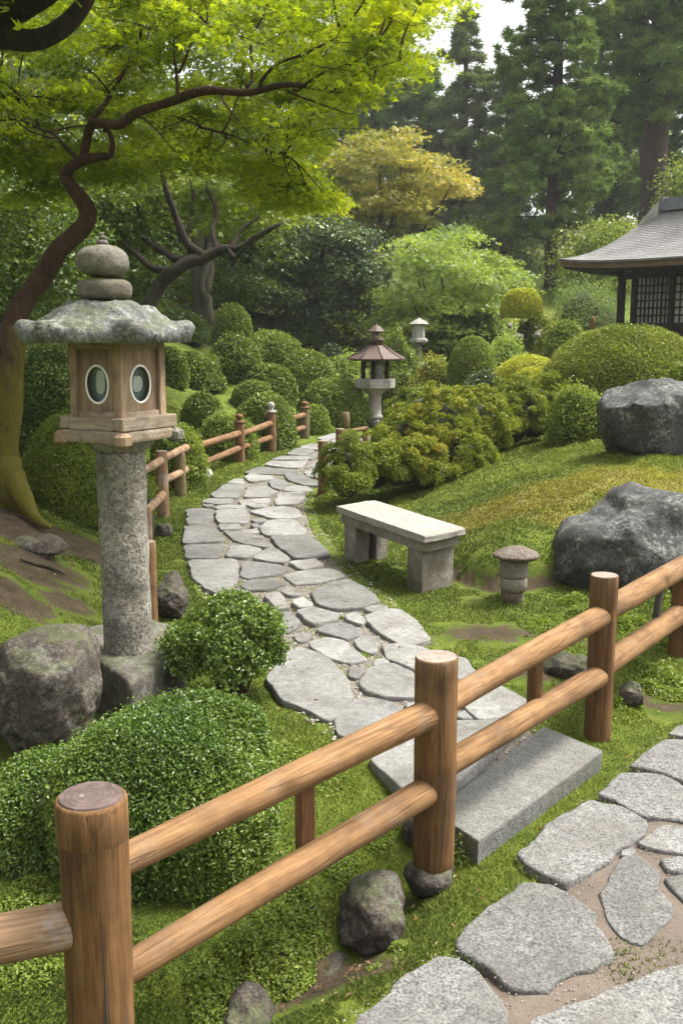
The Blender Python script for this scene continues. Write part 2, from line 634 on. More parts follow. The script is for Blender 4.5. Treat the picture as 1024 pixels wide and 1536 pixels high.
M_FLAG = granite("flagstone_granite", (.115, .113, .106), (.255, .25, .235), 260, (.085, .078, .062), .6, moss=.0, lichen=.25, objvar=.28)
M_SLAB = granite("walk_slab_granite", (.085, .083, .078), (.18, .176, .166), 110, (.085, .08, .068), .6, lichen=.2, objvar=.14)
M_STEP = granite("step_granite", (.11, .11, .10), (.185, .18, .165), 190, (.095, .093, .068), .5, objvar=.03)
M_COLUMN = granite("column_granite", (.105, .096, .080), (.29, .265, .22), 75, (.045, .038, .024), .85, moss=.35, lichen=.25, objvar=.02)
M_CAP = granite("lichen_roof_stone", (.06, .06, .056), (.22, .218, .205), 130, (.035, .035, .032), .85, moss=.45, lichen=.75, objvar=.02, bscale=1.4)
M_BALL = granite("finial_stone", (.08, .072, .058), (.20, .185, .155), 200, (.07, .055, .03), .7, moss=.7, lichen=.12, objvar=.03, mosscol=(.10, .10, .03))
M_BOULDER = granite("grey_boulder", (.020, .020, .020), (.105, .103, .098), 120, (.03, .03, .03), .7, lichen=.55, objvar=.05, bscale=.9)
M_BROWNROCK = granite("brown_boulder", (.022, .018, .014), (.098, .080, .064), 120, (.03, .024, .02), .75, moss=.3, lichen=.25, objvar=.08, bscale=1.2)
M_BLOCK = granite("pedestal_stone", (.045, .040, .032), (.165, .15, .122), 130, (.03, .026, .02), .75, moss=.3, lichen=.35, objvar=.02, bscale=1.1)
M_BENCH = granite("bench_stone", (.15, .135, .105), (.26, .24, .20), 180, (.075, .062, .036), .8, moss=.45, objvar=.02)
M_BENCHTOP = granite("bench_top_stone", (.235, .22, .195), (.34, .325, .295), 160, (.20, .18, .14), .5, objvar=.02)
M_PALE = granite("pale_lantern_stone", (.30, .29, .265), (.44, .42, .39), 120, (.16, .14, .11), .6, objvar=.04)
M_RUST = granite("rusty_cap_stone", (.070, .054, .044), (.16, .125, .102), 90, (.07, .045, .035), .6, lichen=.2, objvar=.04)
M_BROWNROOF = plain("brown_lantern_roof", (.085, .052, .038), .65, .35, 14)
M_DARKSTONE = plain("dark_wet_stone", (.055, .05, .05), .35, .4, 18, spec=.6)
M_LOG = wood("varnished_log", (.066, .033, .012), (.205, .110, .045), .3, (.13, .11, .085))
M_RAIL = wood("peeled_rail", (.105, .053, .022), (.285, .163, .074), .35, (.19, .155, .115))
M_STRUT = wood("dark_strut", (.10, .045, .018), (.21, .105, .05), .1)
M_OLDRAIL = wood("weathered_rail", (.15, .09, .05), (.36, .23, .13), .75, (.33, .31, .28))
M_FARLOG = wood("old_fence_wood", (.095, .050, .020), (.255, .145, .068), .4, scale=1.4)
M_MOSSLOG = wood("mossy_post", (.10, .075, .035), (.22, .17, .09), .7, (.07, .10, .03), scale=1.4)
M_CUT = endgrain("cut_end", (.045, .028, .024), (.135, .092, .078))
M_CUTPALE = endgrain("cut_end_pale", (.15, .115, .09), (.30, .25, .205))
M_LAMPWOOD = wood("lantern_timber", (.18, .115, .065), (.33, .24, .155), .3, (.26, .23, .19), scale=1.5)
M_LAMPWOODX = wood("lantern_beam", (.17, .125, .08), (.32, .26, .19), .4, (.36, .33, .29), scale=1.5, axis='x')
M_PANEL = wood("lantern_panel", (.175, .115, .068), (.30, .215, .14), .2, scale=1.2)
M_RING = plain("white_painted_ring", (.72, .71, .68), .5, .08, 30)
M_LATTICE = plain('shoji_pane', (.34, .34, .32), .5, .5, 3)
M_PAPER_AND_GLARE = plain("paper_lamp_and_glare", (.66, .63, .55), .8, .15, 60)
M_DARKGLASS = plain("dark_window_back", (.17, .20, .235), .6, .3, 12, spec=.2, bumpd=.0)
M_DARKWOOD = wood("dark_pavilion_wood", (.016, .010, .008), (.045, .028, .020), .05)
M_FASCIA = wood("eave_board", (.10, .062, .036), (.20, .13, .08), .2, axis='x')
M_PLASTER = plain("cream_plaster", (.50, .44, .33), .8, .1, 8)
M_RIDGE = plain("grey_ridge_tile", (.13, .14, .155), .5, .3, 9)
M_IRON = plain("dark_iron_strap", (.045, .038, .034), .6, .3, 40)
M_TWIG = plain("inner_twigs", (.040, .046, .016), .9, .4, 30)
M_POT = plain("dark_plant_pot", (.03, .035, .04), .5, .2, 20)

def thatchmat():
    m, nt, b = newmat("bark_shingle_roof")
    v = coords(nt, (1, 1, 1), rnd=False)
    n = noise(nt, v, 1.6, 6, .65)
    f = noise(nt, v, 26, 4, .7)
    w = nd(nt, "ShaderNodeTexWave", bands_direction='Z')
    w.inputs["Scale"].default_value = 7
    w.inputs["Distortion"].default_value = 3
    w.inputs["Detail"].default_value = 3
    lk(nt, v, w.inputs["Vector"])
    c = ramp(nt, n, [(.3, (.105, .10, .094)), (.7, (.20, .195, .185))])
    c = mixc(nt, .8, c, ramp(nt, f, [(.3, .6), (.7, 1.3)]), 'MULTIPLY')
    c = mixc(nt, .35, c, ramp(nt, w.outputs["Fac"], [(.0, .7), (1, 1.1)]), 'MULTIPLY')
    lk(nt, c, b.inputs["Base Color"])
    b.inputs["Roughness"].default_value = .85
    bump(nt, b, math_(nt, 'ADD', f, w.outputs["Fac"]), .6, .03)
    return m
M_THATCH = thatchmat()

def glassmat(name):
    m, nt, b = newmat(name)
    tr = nd(nt, "ShaderNodeBsdfTransparent")
    tr.inputs[0].default_value = (.78, .84, .86, 1)
    gl = nd(nt, "ShaderNodeBsdfGlossy")
    gl.inputs["Roughness"].default_value = .04
    fr = nd(nt, "ShaderNodeFresnel")
    fr.inputs[0].default_value = 1.35
    mx = nd(nt, "ShaderNodeMixShader")
    lk(nt, math_(nt, 'ADD', fr.outputs[0], .02), mx.inputs[0])
    lk(nt, tr.outputs[0], mx.inputs[1])
    lk(nt, gl.outputs[0], mx.inputs[2])
    lk(nt, mx.outputs[0], nt.nodes["Material Output"].inputs["Surface"])
    return m
M_GLASS = glassmat("window_glass")

def groundmat():
    m, nt, b = newmat("mossy_ground")
    v = coords(nt, rnd=False)
    soil, gold = attr(nt, "soil"), attr(nt, "gold")
    n1, n2, n3 = noise(nt, v, 1.3, 5, .6), noise(nt, v, 9, 5, .65), noise(nt, v, 90, 4, .7)
    green = ramp(nt, n2, [(.28, (.046, .072, .010)), (.5, (.098, .134, .016)), (.72, (.155, .185, .026))])
    goldc = ramp(nt, n2, [(.28, (.115, .100, .022)), (.55, (.19, .168, .036)), (.75, (.19, .19, .032))])
    soilc = ramp(nt, n2, [(.3, (.036, .027, .015)), (.6, (.080, .060, .036)), (.8, (.14, .112, .076))])
    g = ramp(nt, math_(nt, 'ADD', gold, math_(nt, 'MULTIPLY', math_(nt, 'SUBTRACT', n1, .5), .9)), [(.35, 0.0), (.6, 1.0)])
    c = mixc(nt, g, green, goldc)
    s = ramp(nt, math_(nt, 'ADD', soil, math_(nt, 'MULTIPLY', math_(nt, 'SUBTRACT', n2, .5), 1.2)), [(.42, 0.0), (.58, 1.0)])
    c = mixc(nt, s, c, soilc)
    c = mixc(nt, .8, c, ramp(nt, n3, [(.25, .45), (.7, 1.35)]), 'MULTIPLY')
    lk(nt, c, b.inputs["Base Color"])
    b.inputs["Roughness"].default_value = .95
    b.inputs["Specular IOR Level"].default_value = .15
    bump(nt, b, math_(nt, 'ADD', n3, n2), .9, .02)
    return m
M_GROUND = groundmat()

def gravelmat(name, c1, c2, scale):
    m, nt, b = newmat(name)
    v = coords(nt, rnd=False)
    vo = nd(nt, "ShaderNodeTexVoronoi")
    vo.inputs["Scale"].default_value = scale
    lk(nt, v, vo.inputs["Vector"])
    n = noise(nt, v, 5, 5, .6)
    c = ramp(nt, vo.outputs["Color"], [(.1, c1), (.9, c2)])
    c = mixc(nt, .7, c, ramp(nt, n, [(.3, .6), (.7, 1.2)]), 'MULTIPLY')
    mf = ramp(nt, noise(nt, v, 3.2, 6, .7), [(.55, 0.0), (.63, 1.0)])
    c = mixc(nt, math_(nt, 'MULTIPLY', mf, .8), c, (.075, .09, .018))
    lk(nt, c, b.inputs["Base Color"])
    b.inputs["Roughness"].default_value = .95
    bump(nt, b, vo.outputs["Distance"], .9, .006)
    return m
M_GRAVEL = gravelmat("path_grit", (.075, .062, .045), (.21, .19, .155), 95)
def bedmat():
    m, nt, b = newmat("walk_mortar")
    v = coords(nt, rnd=False)
    n, f = noise(nt, v, 5, 6, .65), noise(nt, v, 120, 3, .7)
    c = ramp(nt, n, [(.3, (.075, .056, .040)), (.7, (.14, .11, .083))])
    c = mixc(nt, .8, c, ramp(nt, f, [(.25, .6), (.75, 1.25)]), 'MULTIPLY')
    lk(nt, c, b.inputs["Base Color"])
    b.inputs["Roughness"].default_value = .9
    bump(nt, b, math_(nt, 'ADD', f, n), .6, .006)
    return m
M_BED = bedmat()
# ------------------------------------------------------------------ the ground
def blobmask(x, y, blobs):
    m = np.zeros(x.shape)
    for bx, by, rx, ry, s in blobs:
        q = ((x - bx) / rx) ** 2 + ((y - by) / ry) ** 2
        m = np.maximum(m, s * np.exp(-q * 1.1))
    return m
def pb(px, py, rx, ry, s=1.0):
    p = terr(px, py)
    return (p[0], p[1], rx, ry, s)
SOIL = [pb(30, 805, .5, .4, 1.0), pb(100, 805, .5, .4, .95), pb(60, 845, .4, .3, .85), pb(10, 885, .4, .25, .8), pb(105, 905, .25, .25, .75), pb(110, 1060, .3, .3, .6), pb(200, 1100, .3, .2, .6), pb(60, 790, .9, .5, 1.0), pb(20, 850, .6, .25, .8), pb(130, 770, .4, .5, .9), pb(60, 930, .5, .12, .5), pb(120, 870, .2, .15, .6), pb(730, 950, .42, .3, .75), pb(700, 905, .3, .25, .4),
        pb(600, 850, .5, .35, .4), pb(480, 1480, .35, .2, .8), pb(590, 1360, .2, .12, .5), pb(1000, 1060, .3, .25, .6), pb(900, 1040, .22, .12, .4), pb(800, 1010, .5, .18, .65),
        pb(860, 960, .25, .15, .45), pb(860, 860, .2, .15, .4), pb(100, 1280, .4, .3, .4), pb(640, 1340, .15, .1, .5), pb(350, 1060, .2, .12, .55)]
MEDGE = [(1.75, 6.95), (1.3, 6.75), (1.05, 6.6), (0.80, 7.05)]
GOLD = [pb(640, 800, .55, .6, .85), pb(760, 760, .9, .7, 1.0), pb(900, 720, 1.0, .6, 1.0), pb(1010, 725, .7, .5, .8), pb(710, 840, .4, .3, .55), pb(840, 780, .5, .4, .7),
        pb(60, 900, .4, .4, .35), pb(560, 760, .4, .4, .5), pb(820, 475, 4, 4, .5)]
def masks(x, y):
    soil = blobmask(x, y, SOIL)
    gold = blobmask(x, y, GOLD)
    d = np.abs(seg_signed(x, y, MEDGE))
    soil = np.maximum(soil, np.exp(-(d / .12) ** 2) * .62 * (y < 7.6) * (x < 2.2))
    gold = gold * (1 - .6 * np.exp(-(d / .25) ** 2))
    soil = np.maximum(soil, sstep(34, 60, y) * .55)
    far = sstep(20, 24, y) * (x < 1)
    return np.maximum(soil, far * .5), gold

gx = np.concatenate([-np.geomspace(160, 4.3, 46), np.arange(-4.2, 5.4, .045), np.geomspace(5.5, 160, 46)])
gy = np.concatenate([[-50, -25, -10, -4, -1.5, 0, .6], np.arange(1.0, 13, .045), np.geomspace(13.06, 30, 120), np.geomspace(30.4, 155, 50)])
GX, GY = np.meshgrid(gx, gy)
GZ = H(GX, GY)
nx, ny = len(gx), len(gy)
ii = (np.arange(ny - 1)[:, None] * nx + np.arange(nx - 1)[None]).ravel()
gso, ggo = masks(GX.ravel(), GY.ravel())
gm = mesh_quads("ground", np.column_stack([GX.ravel(), GY.ravel(), GZ.ravel()]), np.column_stack([ii, ii + 1, ii + nx + 1, ii + nx]), {"soil": gso, "gold": ggo}, smooth=True)
kind(obj("ground", gm, M_GROUND), "structure")

# ------------------------------------------------------------------ paved path and walk
LE = [(600, 640), (520, 655), (470, 666), (420, 684), (362, 710), (312, 745), (285, 775), (272, 815), (280, 850), (296, 890), (350, 930), (398, 1000), (420, 1045), (470, 1090), (530, 1130), (590, 1170)]
RE = [(680, 640), (600, 652), (535, 672), (500, 700), (478, 730), (470, 755), (482, 790), (512, 830), (548, 865), (597, 905), (655, 960), (712, 1000), (765, 1030), (800, 1060), (830, 1085), (850, 1110)]
def resample(P, n):
    P = np.array(P, float)
    d = np.concatenate([[0], np.cumsum(np.linalg.norm(np.diff(P, axis=0), axis=1))])
    t = np.linspace(0, d[-1], n)
    return np.column_stack([np.interp(t, d, P[:, k]) for k in range(P.shape[1])])
LW = resample([gnd(*p, ZP)[:2] for p in LE], 90)
RW = resample([gnd(*p, ZP)[:2] for p in RE], 90)
PV = []
for k in range(90):
    for j in range(11):
        p = lerp(LW[k], RW[k], j / 10)
        e = .006 if 0 < j < 10 else -.03
        PV.append((p[0], p[1], Hs(p[0], p[1]) + e))
PV = np.array(PV)
PF = [[k * 11 + j, k * 11 + j + 1, (k + 1) * 11 + j + 1, (k + 1) * 11 + j] for k in range(89) for j in range(10)]
path = kind(obj("garden_path", mesh_quads("garden_path", PV, PF, smooth=True), M_GRAVEL), "structure")
PATHPOLY = np.vstack([LW, RW[::-1]])

def chaikin(P, it=2, k=.25):
    P = np.asarray(P, float)
    for _ in range(it):
        Q = np.roll(P, -1, 0)
        P = np.stack([P * (1 - k) + Q * k, P * k + Q * (1 - k)], 1).reshape(-1, 2)
    return P
STONEPOLYS = []
def flat_stone(name, wp, ztop, thick, mat, parent, seed, rnd=2, jit=.006, k=.13, grow=1.02, smooth=True, und=.005):
    wp = np.asarray(wp, float)
    wp = wp.mean(0) + (wp - wp.mean(0)) * grow
    P = chaikin(wp, rnd, k)
    a = .5 * np.sum(P[:, 0] * np.roll(P[:, 1], -1) - np.roll(P[:, 0], -1) * P[:, 1])
    if a < 0:
        P = P[::-1]
    P = resample(np.vstack([P, P[:1]]), max(20, int(np.linalg.norm(np.diff(np.vstack([P, P[:1]]), axis=0), axis=1).sum() / .03)))[:-1]
    n = len(P)
    nrm = np.roll(P, 1, 0) - np.roll(P, -1, 0)
    nrm = np.column_stack([-nrm[:, 1], nrm[:, 0]])
    nrm /= np.linalg.norm(nrm, axis=1)[:, None] + 1e-9       # inward or outward, checked below
    c = P.mean(0)
    if np.sum((P - c) * nrm) > 0:
        nrm = -nrm                                              # inward
    j = fbm(np.column_stack([P * 8, np.full(n, seed * 3.1)]), seed, 3) * jit
    P = P + nrm * j[:, None]
    STONEPOLYS.append(P)
    b = min(.007, thick * .25)
    cdir = (c - P) / (np.linalg.norm(c - P, axis=1)[:, None] + 1e-9)
    rings = [(P + nrm * 0.004, ztop - thick), (P, ztop - b * 1.2), (P + cdir * b * .45, ztop - b * .35), (P + cdir * b * 1.2, ztop), (P + cdir * b * 2.2, ztop)]
    Pq = rings[-1][0]
    inner = [Pq + (c - Pq) * f for f in (.2, .45, .7, .88)]
    V = [np.column_stack([p, np.full(n, z)]) for p, z in rings] + [np.column_stack([p, np.full(n, ztop)]) for p in inner]
    V = np.concatenate(V + [np.array([[c[0], c[1], ztop]])])
    top = slice(3 * n, len(V))
    V[top, 2] += und * fbm(np.column_stack([V[top, :2] * 7, np.full(len(V) - 3 * n, seed)]), seed, 3)
    F = []
    m = len(rings) + len(inner)
    for r in range(m - 1):
        for q in range(n):
            F.append([r * n + q, r * n + (q + 1) % n, (r + 1) * n + (q + 1) % n, (r + 1) * n + q])
    for q in range(n):
        F.append([(m - 1) * n + q, (m - 1) * n + (q + 1) % n, len(V) - 1])
    return obj(name, mesh_quads(name, V, F, smooth=smooth), mat, parent)

CROPS = {'a': (260, 640, 3.01), 'b': (260, 820, 3.01), 'c': (400, 900, 2.327), 'd': (520, 1080, 2.032)}
PATHSTONES = [
 ('a', [(60,372),(110,366),(172,372),(180,400),(165,432),(62,442)]), ('a', [(52,450),(165,438),(235,510),(45,525),(45,490)]),
 ('a', [(45,535),(228,527),(215,560),(195,590),(60,592)]), ('a', [(65,605),(285,598),(290,680),(230,760),(150,730),(90,680)]),
 ('a', [(195,375),(320,372),(342,400),(330,432),(205,434),(194,410)]), ('a', [(198,438),(300,436),(308,458),(215,464)]),
 ('a', [(225,468),(300,472),(410,493),(395,501),(270,505)]), ('a', [(262,508),(380,505),(442,525),(420,542),(340,528)]),
 ('a', [(245,560),(265,530),(330,532),(402,547),(360,580),(330,588),(235,585)]), ('a', [(362,588),(400,565),(445,532),(480,560),(525,590),(500,610),(420,606)]),
 ('a', [(445,500),(480,490),(600,488),(680,540),(712,577),(640,588),(540,588),(490,550)]), ('a', [(393,455),(430,422),(530,415),(602,465),(580,485),(430,490),(400,478)]),
 ('a', [(343,380),(420,362),(500,357),(560,372),(582,402),(520,411),(440,408)]), ('a', [(460,325),(480,296),(570,293),(597,305),(560,345),(465,348)]),
 ('a', [(490,285),(530,265),(600,266),(628,285),(590,293)]), ('a', [(503,215),(560,208),(620,235),(660,248),(660,264),(590,262),(520,240)]),
 ('a', [(588,205),(660,180),(668,228),(610,224)]), ('a', [(425,245),(470,232),(535,258),(480,282),(445,270)]),
 ('a', [(325,300),(345,272),(420,268),(465,290),(430,315),(320,318)]), ('a', [(295,328),(430,320),(432,342),(310,352)]),
 ('a', [(190,360),(240,352),(320,356),(318,369),(200,370)]), ('a', [(170,305),(240,255),(318,258),(310,290),(290,318),(190,318)]),
 ('a', [(128,335),(165,322),(262,322),(265,346),(180,347)]), ('a', [(245,250),(280,235),(318,235),(315,255)]),
 ('a', [(320,228),(350,210),(440,222),(460,235),(350,247)]), ('a', [(320,205),(380,180),(500,187),(560,195),(500,213),(400,212)]),
 ('a', [(415,170),(440,152),(560,155),(610,150),(570,185),(500,182)]), ('a', [(440,148),(490,130),(620,135),(600,148)]),
 ('a', [(510,122),(560,95),(600,100),(640,105),(600,130)]), ('a', [(605,133),(652,112),(668,130),(620,147)]),
 ('a', [(585,184),(668,150),(672,174)]), ('a', [(568,92),(620,75),(668,80),(655,105)]), ('a', [(650,50),(720,28),(760,36),(690,66)]),
 ('a', [(690,72),(760,45),(840,50),(800,85),(720,100)]), ('a', [(675,110),(770,95),(760,130),(690,150)]),
 ('a', [(310,465),(380,460),(385,475),(330,480)]), ('a', [(345,440),(385,433),(392,450),(360,456)]), ('a', [(330,350),(420,347),(425,360),(360,364)]),
 ('a', [(125,350),(180,348),(188,360),(150,363)]), ('a', [(355,415),(415,412),(420,425),(370,430)]),
 ('b', [(305,130),(315,75),(345,67),(470,80),(520,98),(470,122),(330,140)]), ('b', [(303,172),(340,148),(440,142),(505,165),(430,190),(330,192)]),
 ('b', [(518,67),(640,50),(687,82),(580,103)]), ('b', [(497,127),(560,110),(720,95),(775,130),(690,152),(550,170)]),
 ('b', [(618,207),(690,165),(790,145),(850,175),(928,237),(850,267),(730,277),(650,252)]), ('b', [(413,215),(475,203),(530,267),(463,280)]),
 ('b', [(476,195),(525,178),(577,213),(530,217)]), ('b', [(536,237),(590,223),(634,262),(568,275)]), ('b', [(560,285),(620,271),(745,296),(742,320),(628,350)]),
 ('b', [(486,300),(520,292),(577,340),(560,367),(505,388),(490,350)]), ('b', [(643,375),(690,348),(790,348),(857,380),(850,397),(770,417)]),
 ('b', [(540,394),(590,380),(635,396),(600,425),(558,427)]), ('b', [(618,432),(690,406),(770,425),(868,507),(800,524),(720,507),(638,460)]),
 ('b', [(813,420),(860,398),(912,406),(932,472),(880,480),(838,462)]), ('b', [(875,310),(940,283),(1024,283),(1100,340),(1162,412),(1080,440),(1024,433),(950,397),(885,347)]),
 ('b', [(768,302),(830,288),(870,332),(850,347),(778,322)]), ('b', [(858,277),(900,260),(967,262),(960,280),(890,290)]), ('b', [(290,190),(340,198),(350,220),(290,215)]),
 ('c', [(3,270),(60,195),(110,162),(190,188),(262,250),(302,320),(270,372),(215,415),(150,382),(58,342)]), ('c', [(240,417),(300,348),(370,343),(440,358),(482,387),(440,440),(300,485),(258,462)]),
 ('c', [(318,287),(350,240),(430,220),(500,250),(542,282),(522,337),(420,337),(338,317)]), ('c', [(398,155),(470,148),(540,163),(600,195),(690,200),(728,247),(700,272),(600,272),(520,242),(428,202)]),
 ('c', [(370,205),(420,197),(432,221),(375,229)]), ('c', [(286,235),(310,224),(347,241),(320,272),(288,264)]), ('c', [(482,360),(540,347),(600,352),(640,392),(560,416),(500,400)]),
 ('c', [(690,347),(800,293),(862,320),(908,352),(902,387),(740,414),(700,372)]), ('c', [(655,402),(690,384),(722,412),(680,416)]),
]
for k, (cr, poly) in enumerate(PATHSTONES):
    ox, oy, sc_ = CROPS[cr]
    wp = [gnd(ox + x / sc_, oy + y / sc_, ZP + .012)[:2] for x, y in poly]
    flat_stone("flagstone", wp, ZP + .012 + .006 * (rs.rand() - .5), .06, M_FLAG, path, k, jit=.012, grow=1.05, k=.10)
# the big slab behind the step
wp = [gnd(400 + x / 2.327, 900 + y / 2.327, ZP + .015)[:2] for x, y in [(350,552),(480,470),(560,424),(850,420),(872,432),(700,600),(600,700),(520,700),(440,625)]]
flat_stone("landing_slab", wp, ZP + .02, .13, M_FLAG, path, 200, jit=.008, k=.12)

walk_pts = [gnd(520 + x / 2.032, 1080 + y / 2.032, 0.0)[:2] for x, y in [(-60,960),(195,775),(310,705),(500,520),(520,405),(740,238),(850,140),(970,45),(1060,-20),(1250,-160),(1500,-300)]]
wl = resample(walk_pts, 60)
adir = np.array([.66, .75])
far_r = wl + np.array([.75, -.66]) * 2.6
wl = np.vstack([wl[0] - adir * 3, wl]); far_r = np.vstack([far_r[0] - adir * 3, far_r])
PV, PF = [], []
for k in range(len(wl)):
    for j in range(9):
        p = lerp(wl[k], far_r[k], j / 8)
        PV.append((p[0], p[1], (.022 if j else -.02) + .004 * math.sin(p[0] * 7 + p[1] * 5)))
PF = [[k * 9 + j, k * 9 + j + 1, (k + 1) * 9 + j + 1, (k + 1) * 9 + j] for k in range(len(wl) - 1) for j in range(8)]
walk = kind(obj("paved_walk", mesh_quads("paved_walk", PV, PF, smooth=True), M_BED), "structure")
WALKSTONES = [
 [(520,410),(560,370),(640,300),(740,240),(800,250),(915,310),(880,350),(830,385),(770,440),(680,502),(640,490)],
 [(760,222),(850,160),(950,165),(1024,195),(1060,240),(1060,318),(960,300),(880,287),(830,252)],
 [(846,138),(960,55),(1060,60),(1100,120),(1060,187),(920,151)], [(968,42),(1024,8),(1070,0),(1090,60)],
 [(333,670),(400,608),(540,488),(620,496),(740,560),(777,590),(765,620),(802,670),(802,722),(740,750),(690,770),(630,827),(500,802),(440,752),(343,707)],
 [(8,932),(200,760),(270,718),(340,723),(400,760),(452,810),(492,902),(480,960),(300,1060),(100,1100),(0,1000)],
 [(756,525),(790,490),(788,460),(830,415),(880,408),(942,450),(960,510),(998,565),(985,592),(950,642),(905,682),(840,657),(788,600)],
 [(888,377),(920,338),(960,320),(1060,330),(1090,380),(1060,414),(960,402)], [(962,422),(1024,416),(1034,457),(983,457)],
 [(962,482),(1024,458),(1080,480),(1100,560),(1060,585),(1008,547)], [(828,392),(870,376),(888,395),(860,414),(833,410)],
 [(1000,215),(1060,190),(1140,210),(1130,290),(1080,300)], [(1120,120),(1210,60),(1300,110),(1240,190),(1150,190)], [(1110,310),(1200,260),(1290,300),(1250,390),(1140,380)],
]
for k, poly in enumerate(WALKSTONES):
    wp = [gnd(520 + x / 2.032, 1080 + y / 2.032, .035)[:2] for x, y in poly]
    flat_stone("paving_slab", wp, .035 + .005 * (rs.rand() - .5), .07, M_SLAB, walk, 300 + k, jit=.022, k=.10, rnd=2)
wp = [gnd(520 + x / 2.032, 1080 + y / 2.032, .035)[:2] for x, y in [(535,932),(700,852),(860,800),(1024,738),(1200,672),(1330,800),(1000,1010),(700,1160)]]
flat_stone("kerb_stone", wp, .04, .1, M_SLAB, walk, 330, jit=.014, k=.08, grow=1.0)

# the step slab under the fence
STEPZ = 0.085
sp = [gnd(520 + x / 2.032, 1080 + y / 2.032, STEPZ)[:2] for x, y in [(400, 370), (782, 92), (600, 18), (262, 276)]]
sp = np.array(sp)
class _P: pass
def free_stone(name, wp, ztop, thick, mat, label, cat, seed, **kw):
    o = flat_stone(name, wp, ztop, thick, mat, None, seed, **kw)
    c = Vector((*np.mean(wp, 0), ztop - thick))
    o.data.transform(Matrix.Translation(-c))
    o.location = c
    return tag(o, label, cat)
free_stone("stone_step", np.concatenate([np.linspace(sp[q], sp[(q + 1) % 4], 9)[:-1] for q in range(4)]), STEPZ, .13, M_STEP, "long rectangular grey granite step slab lying under the front fence", "step", 400, rnd=0, jit=.0025, k=.1, grow=1.0, smooth=False, und=.0012)

def unit0(v):
    return v / (np.linalg.norm(v, axis=1)[:, None] + 1e-9)
# ------------------------------------------------------------------ boulders
def outline_rock(name, outline, Y, depth, mat, label, cat, seed, amp=.05, freq=3.0, box_=.75, rings=40, segs=96, tilt=0.0, back=0.45, cut=9, cutk=.80):
    """rock whose front outline is traced from pixel points, with its own depth"""
    O = np.array([at(px, py, Y) for px, py in outline])
    c = np.array([(O[:, 0].min() + O[:, 0].max()) / 2, Y + depth * back, (O[:, 2].min() + O[:, 2].max()) / 2])
    X, Z = O[:, 0] - c[0], O[:, 2] - c[2]
    ang = np.arctan2(Z, X)
    o = np.argsort(ang)
    ang, R = ang[o], np.hypot(X, Z)[o]
    th = np.arange(segs) / segs * 2 * math.pi - math.pi
    Rr = np.interp(th, np.concatenate([ang - 2 * math.pi, ang, ang + 2 * math.pi]), np.concatenate([R, R, R]))
    psi = np.linspace(-math.pi / 2, math.pi / 2, rings + 1)[1:-1]
    V = []
    for p in psi:
        cc = abs(math.cos(p)) ** box_
        ss = math.copysign(abs(math.sin(p)) ** (box_ + .1), p)
        zz = Rr * cc * np.sin(th)
        V.append(np.column_stack([Rr * cc * np.cos(th), depth * ss * np.ones(segs) + tilt * zz, zz]))
    V = np.concatenate([[[0, -depth, 0]]] + V + [[[0, depth, 0]]])
    rc = np.random.RandomState(seed * 13 + 5)
    for _ in range(cut):
        nn = rc.normal(size=3)
        nn[1] = -abs(nn[1]) - .15
        nn /= np.linalg.norm(nn)
        s_ = V @ nn
        off = s_.max() * rc.uniform(cutk - .08, cutk + .1)
        V = V - nn * (np.maximum(s_ - off, 0) * .88)[:, None]
    d = V / (np.linalg.norm(V, axis=1)[:, None] + 1e-9)
    S = V + c
    disp = amp * (fbm(S * freq, seed, 5, .55) - .25 * np.abs(fbm(S * freq * .8 + 9, seed + 3, 3)) * 2)
    V = V + d * disp[:, None]
    F = []
    n = len(psi)
    for j in range(segs):
        F.append([0, 1 + (j + 1) % segs, 1 + j][::-1])
        for k in range(n - 1):
            a, b = 1 + k * segs + j, 1 + k * segs + (j + 1) % segs
            F.append([a, b, b + segs, a + segs][::-1])
        F.append([len(V) - 1, 1 + (n - 1) * segs + j, 1 + (n - 1) * segs + (j + 1) % segs][::-1])
    me = mesh_quads(name, V + c, [f[::-1] for f in F], smooth=True)
    return single(name, me, mat, label, cat, (c[0], c[1], c[2] + Z.min()))
def Yof(px, py):
    return terr(px, py)[1]

outline_rock("boulder", [(912,640),(914,605),(928,582),(960,577),(1000,574),(1040,574),(1080,590),(1095,640),(1085,700),(1020,705),(960,695),(920,688)], Yof(965, 690) + .35, .42, M_BOULDER,
             "big square grey boulder standing on the moss below the large clipped dome", "boulder", 11, amp=.035, freq=4.2, box_=.42, cut=14, cutk=.80)
outline_rock("boulder", [(838,872),(850,820),(860,796),(903,783),(938,768),(956,750),(985,740),(1008,744),(1045,765),(1090,800),(1120,870),(1100,925),(1000,915),(900,908),(845,890)], Yof(905, 893) + .25, .5, M_BOULDER,
             "long grey boulder with a peaked top lying behind the front fence, lower right", "boulder", 12, amp=.05, freq=3.4, box_=.55, tilt=.30, cut=9, cutk=.80)
outline_rock("boulder", [(-70,1080),(-40,1010),(0,985),(45,962),(82,953),(103,962),(114,990),(122,1040),(130,1100),(120,1160),(60,1215),(-30,1215),(-70,1160)], 3.98, .30, M_BROWNROCK,
             "rough brown boulder leaning beside the lantern pedestal", "boulder", 13, amp=.05, freq=5.0, box_=.5, tilt=.15, cut=20, cutk=.72)
outline_rock("boulder", [(234,905),(238,872),(250,858),(265,860),(275,880),(275,915),(262,940),(240,940)], Yof(255, 938) + .12, .14, M_BROWNROCK,
             "small round dark boulder beside the cut fence post and lantern column", "boulder", 14, amp=.02, freq=7, box_=.8)
outline_rock("rock", [(504,1412),(512,1372),(540,1346),(572,1336),(600,1350),(610,1375),(595,1408),(560,1436),(522,1440),(506,1428)], gnd(555, 1430, -.06)[1] + .1, .13, M_BROWNROCK,
             "brown knobbly stone lying in the moss below the front fence rail", "rock", 15, amp=.016, freq=11, box_=.62, cut=5, cutk=.86)
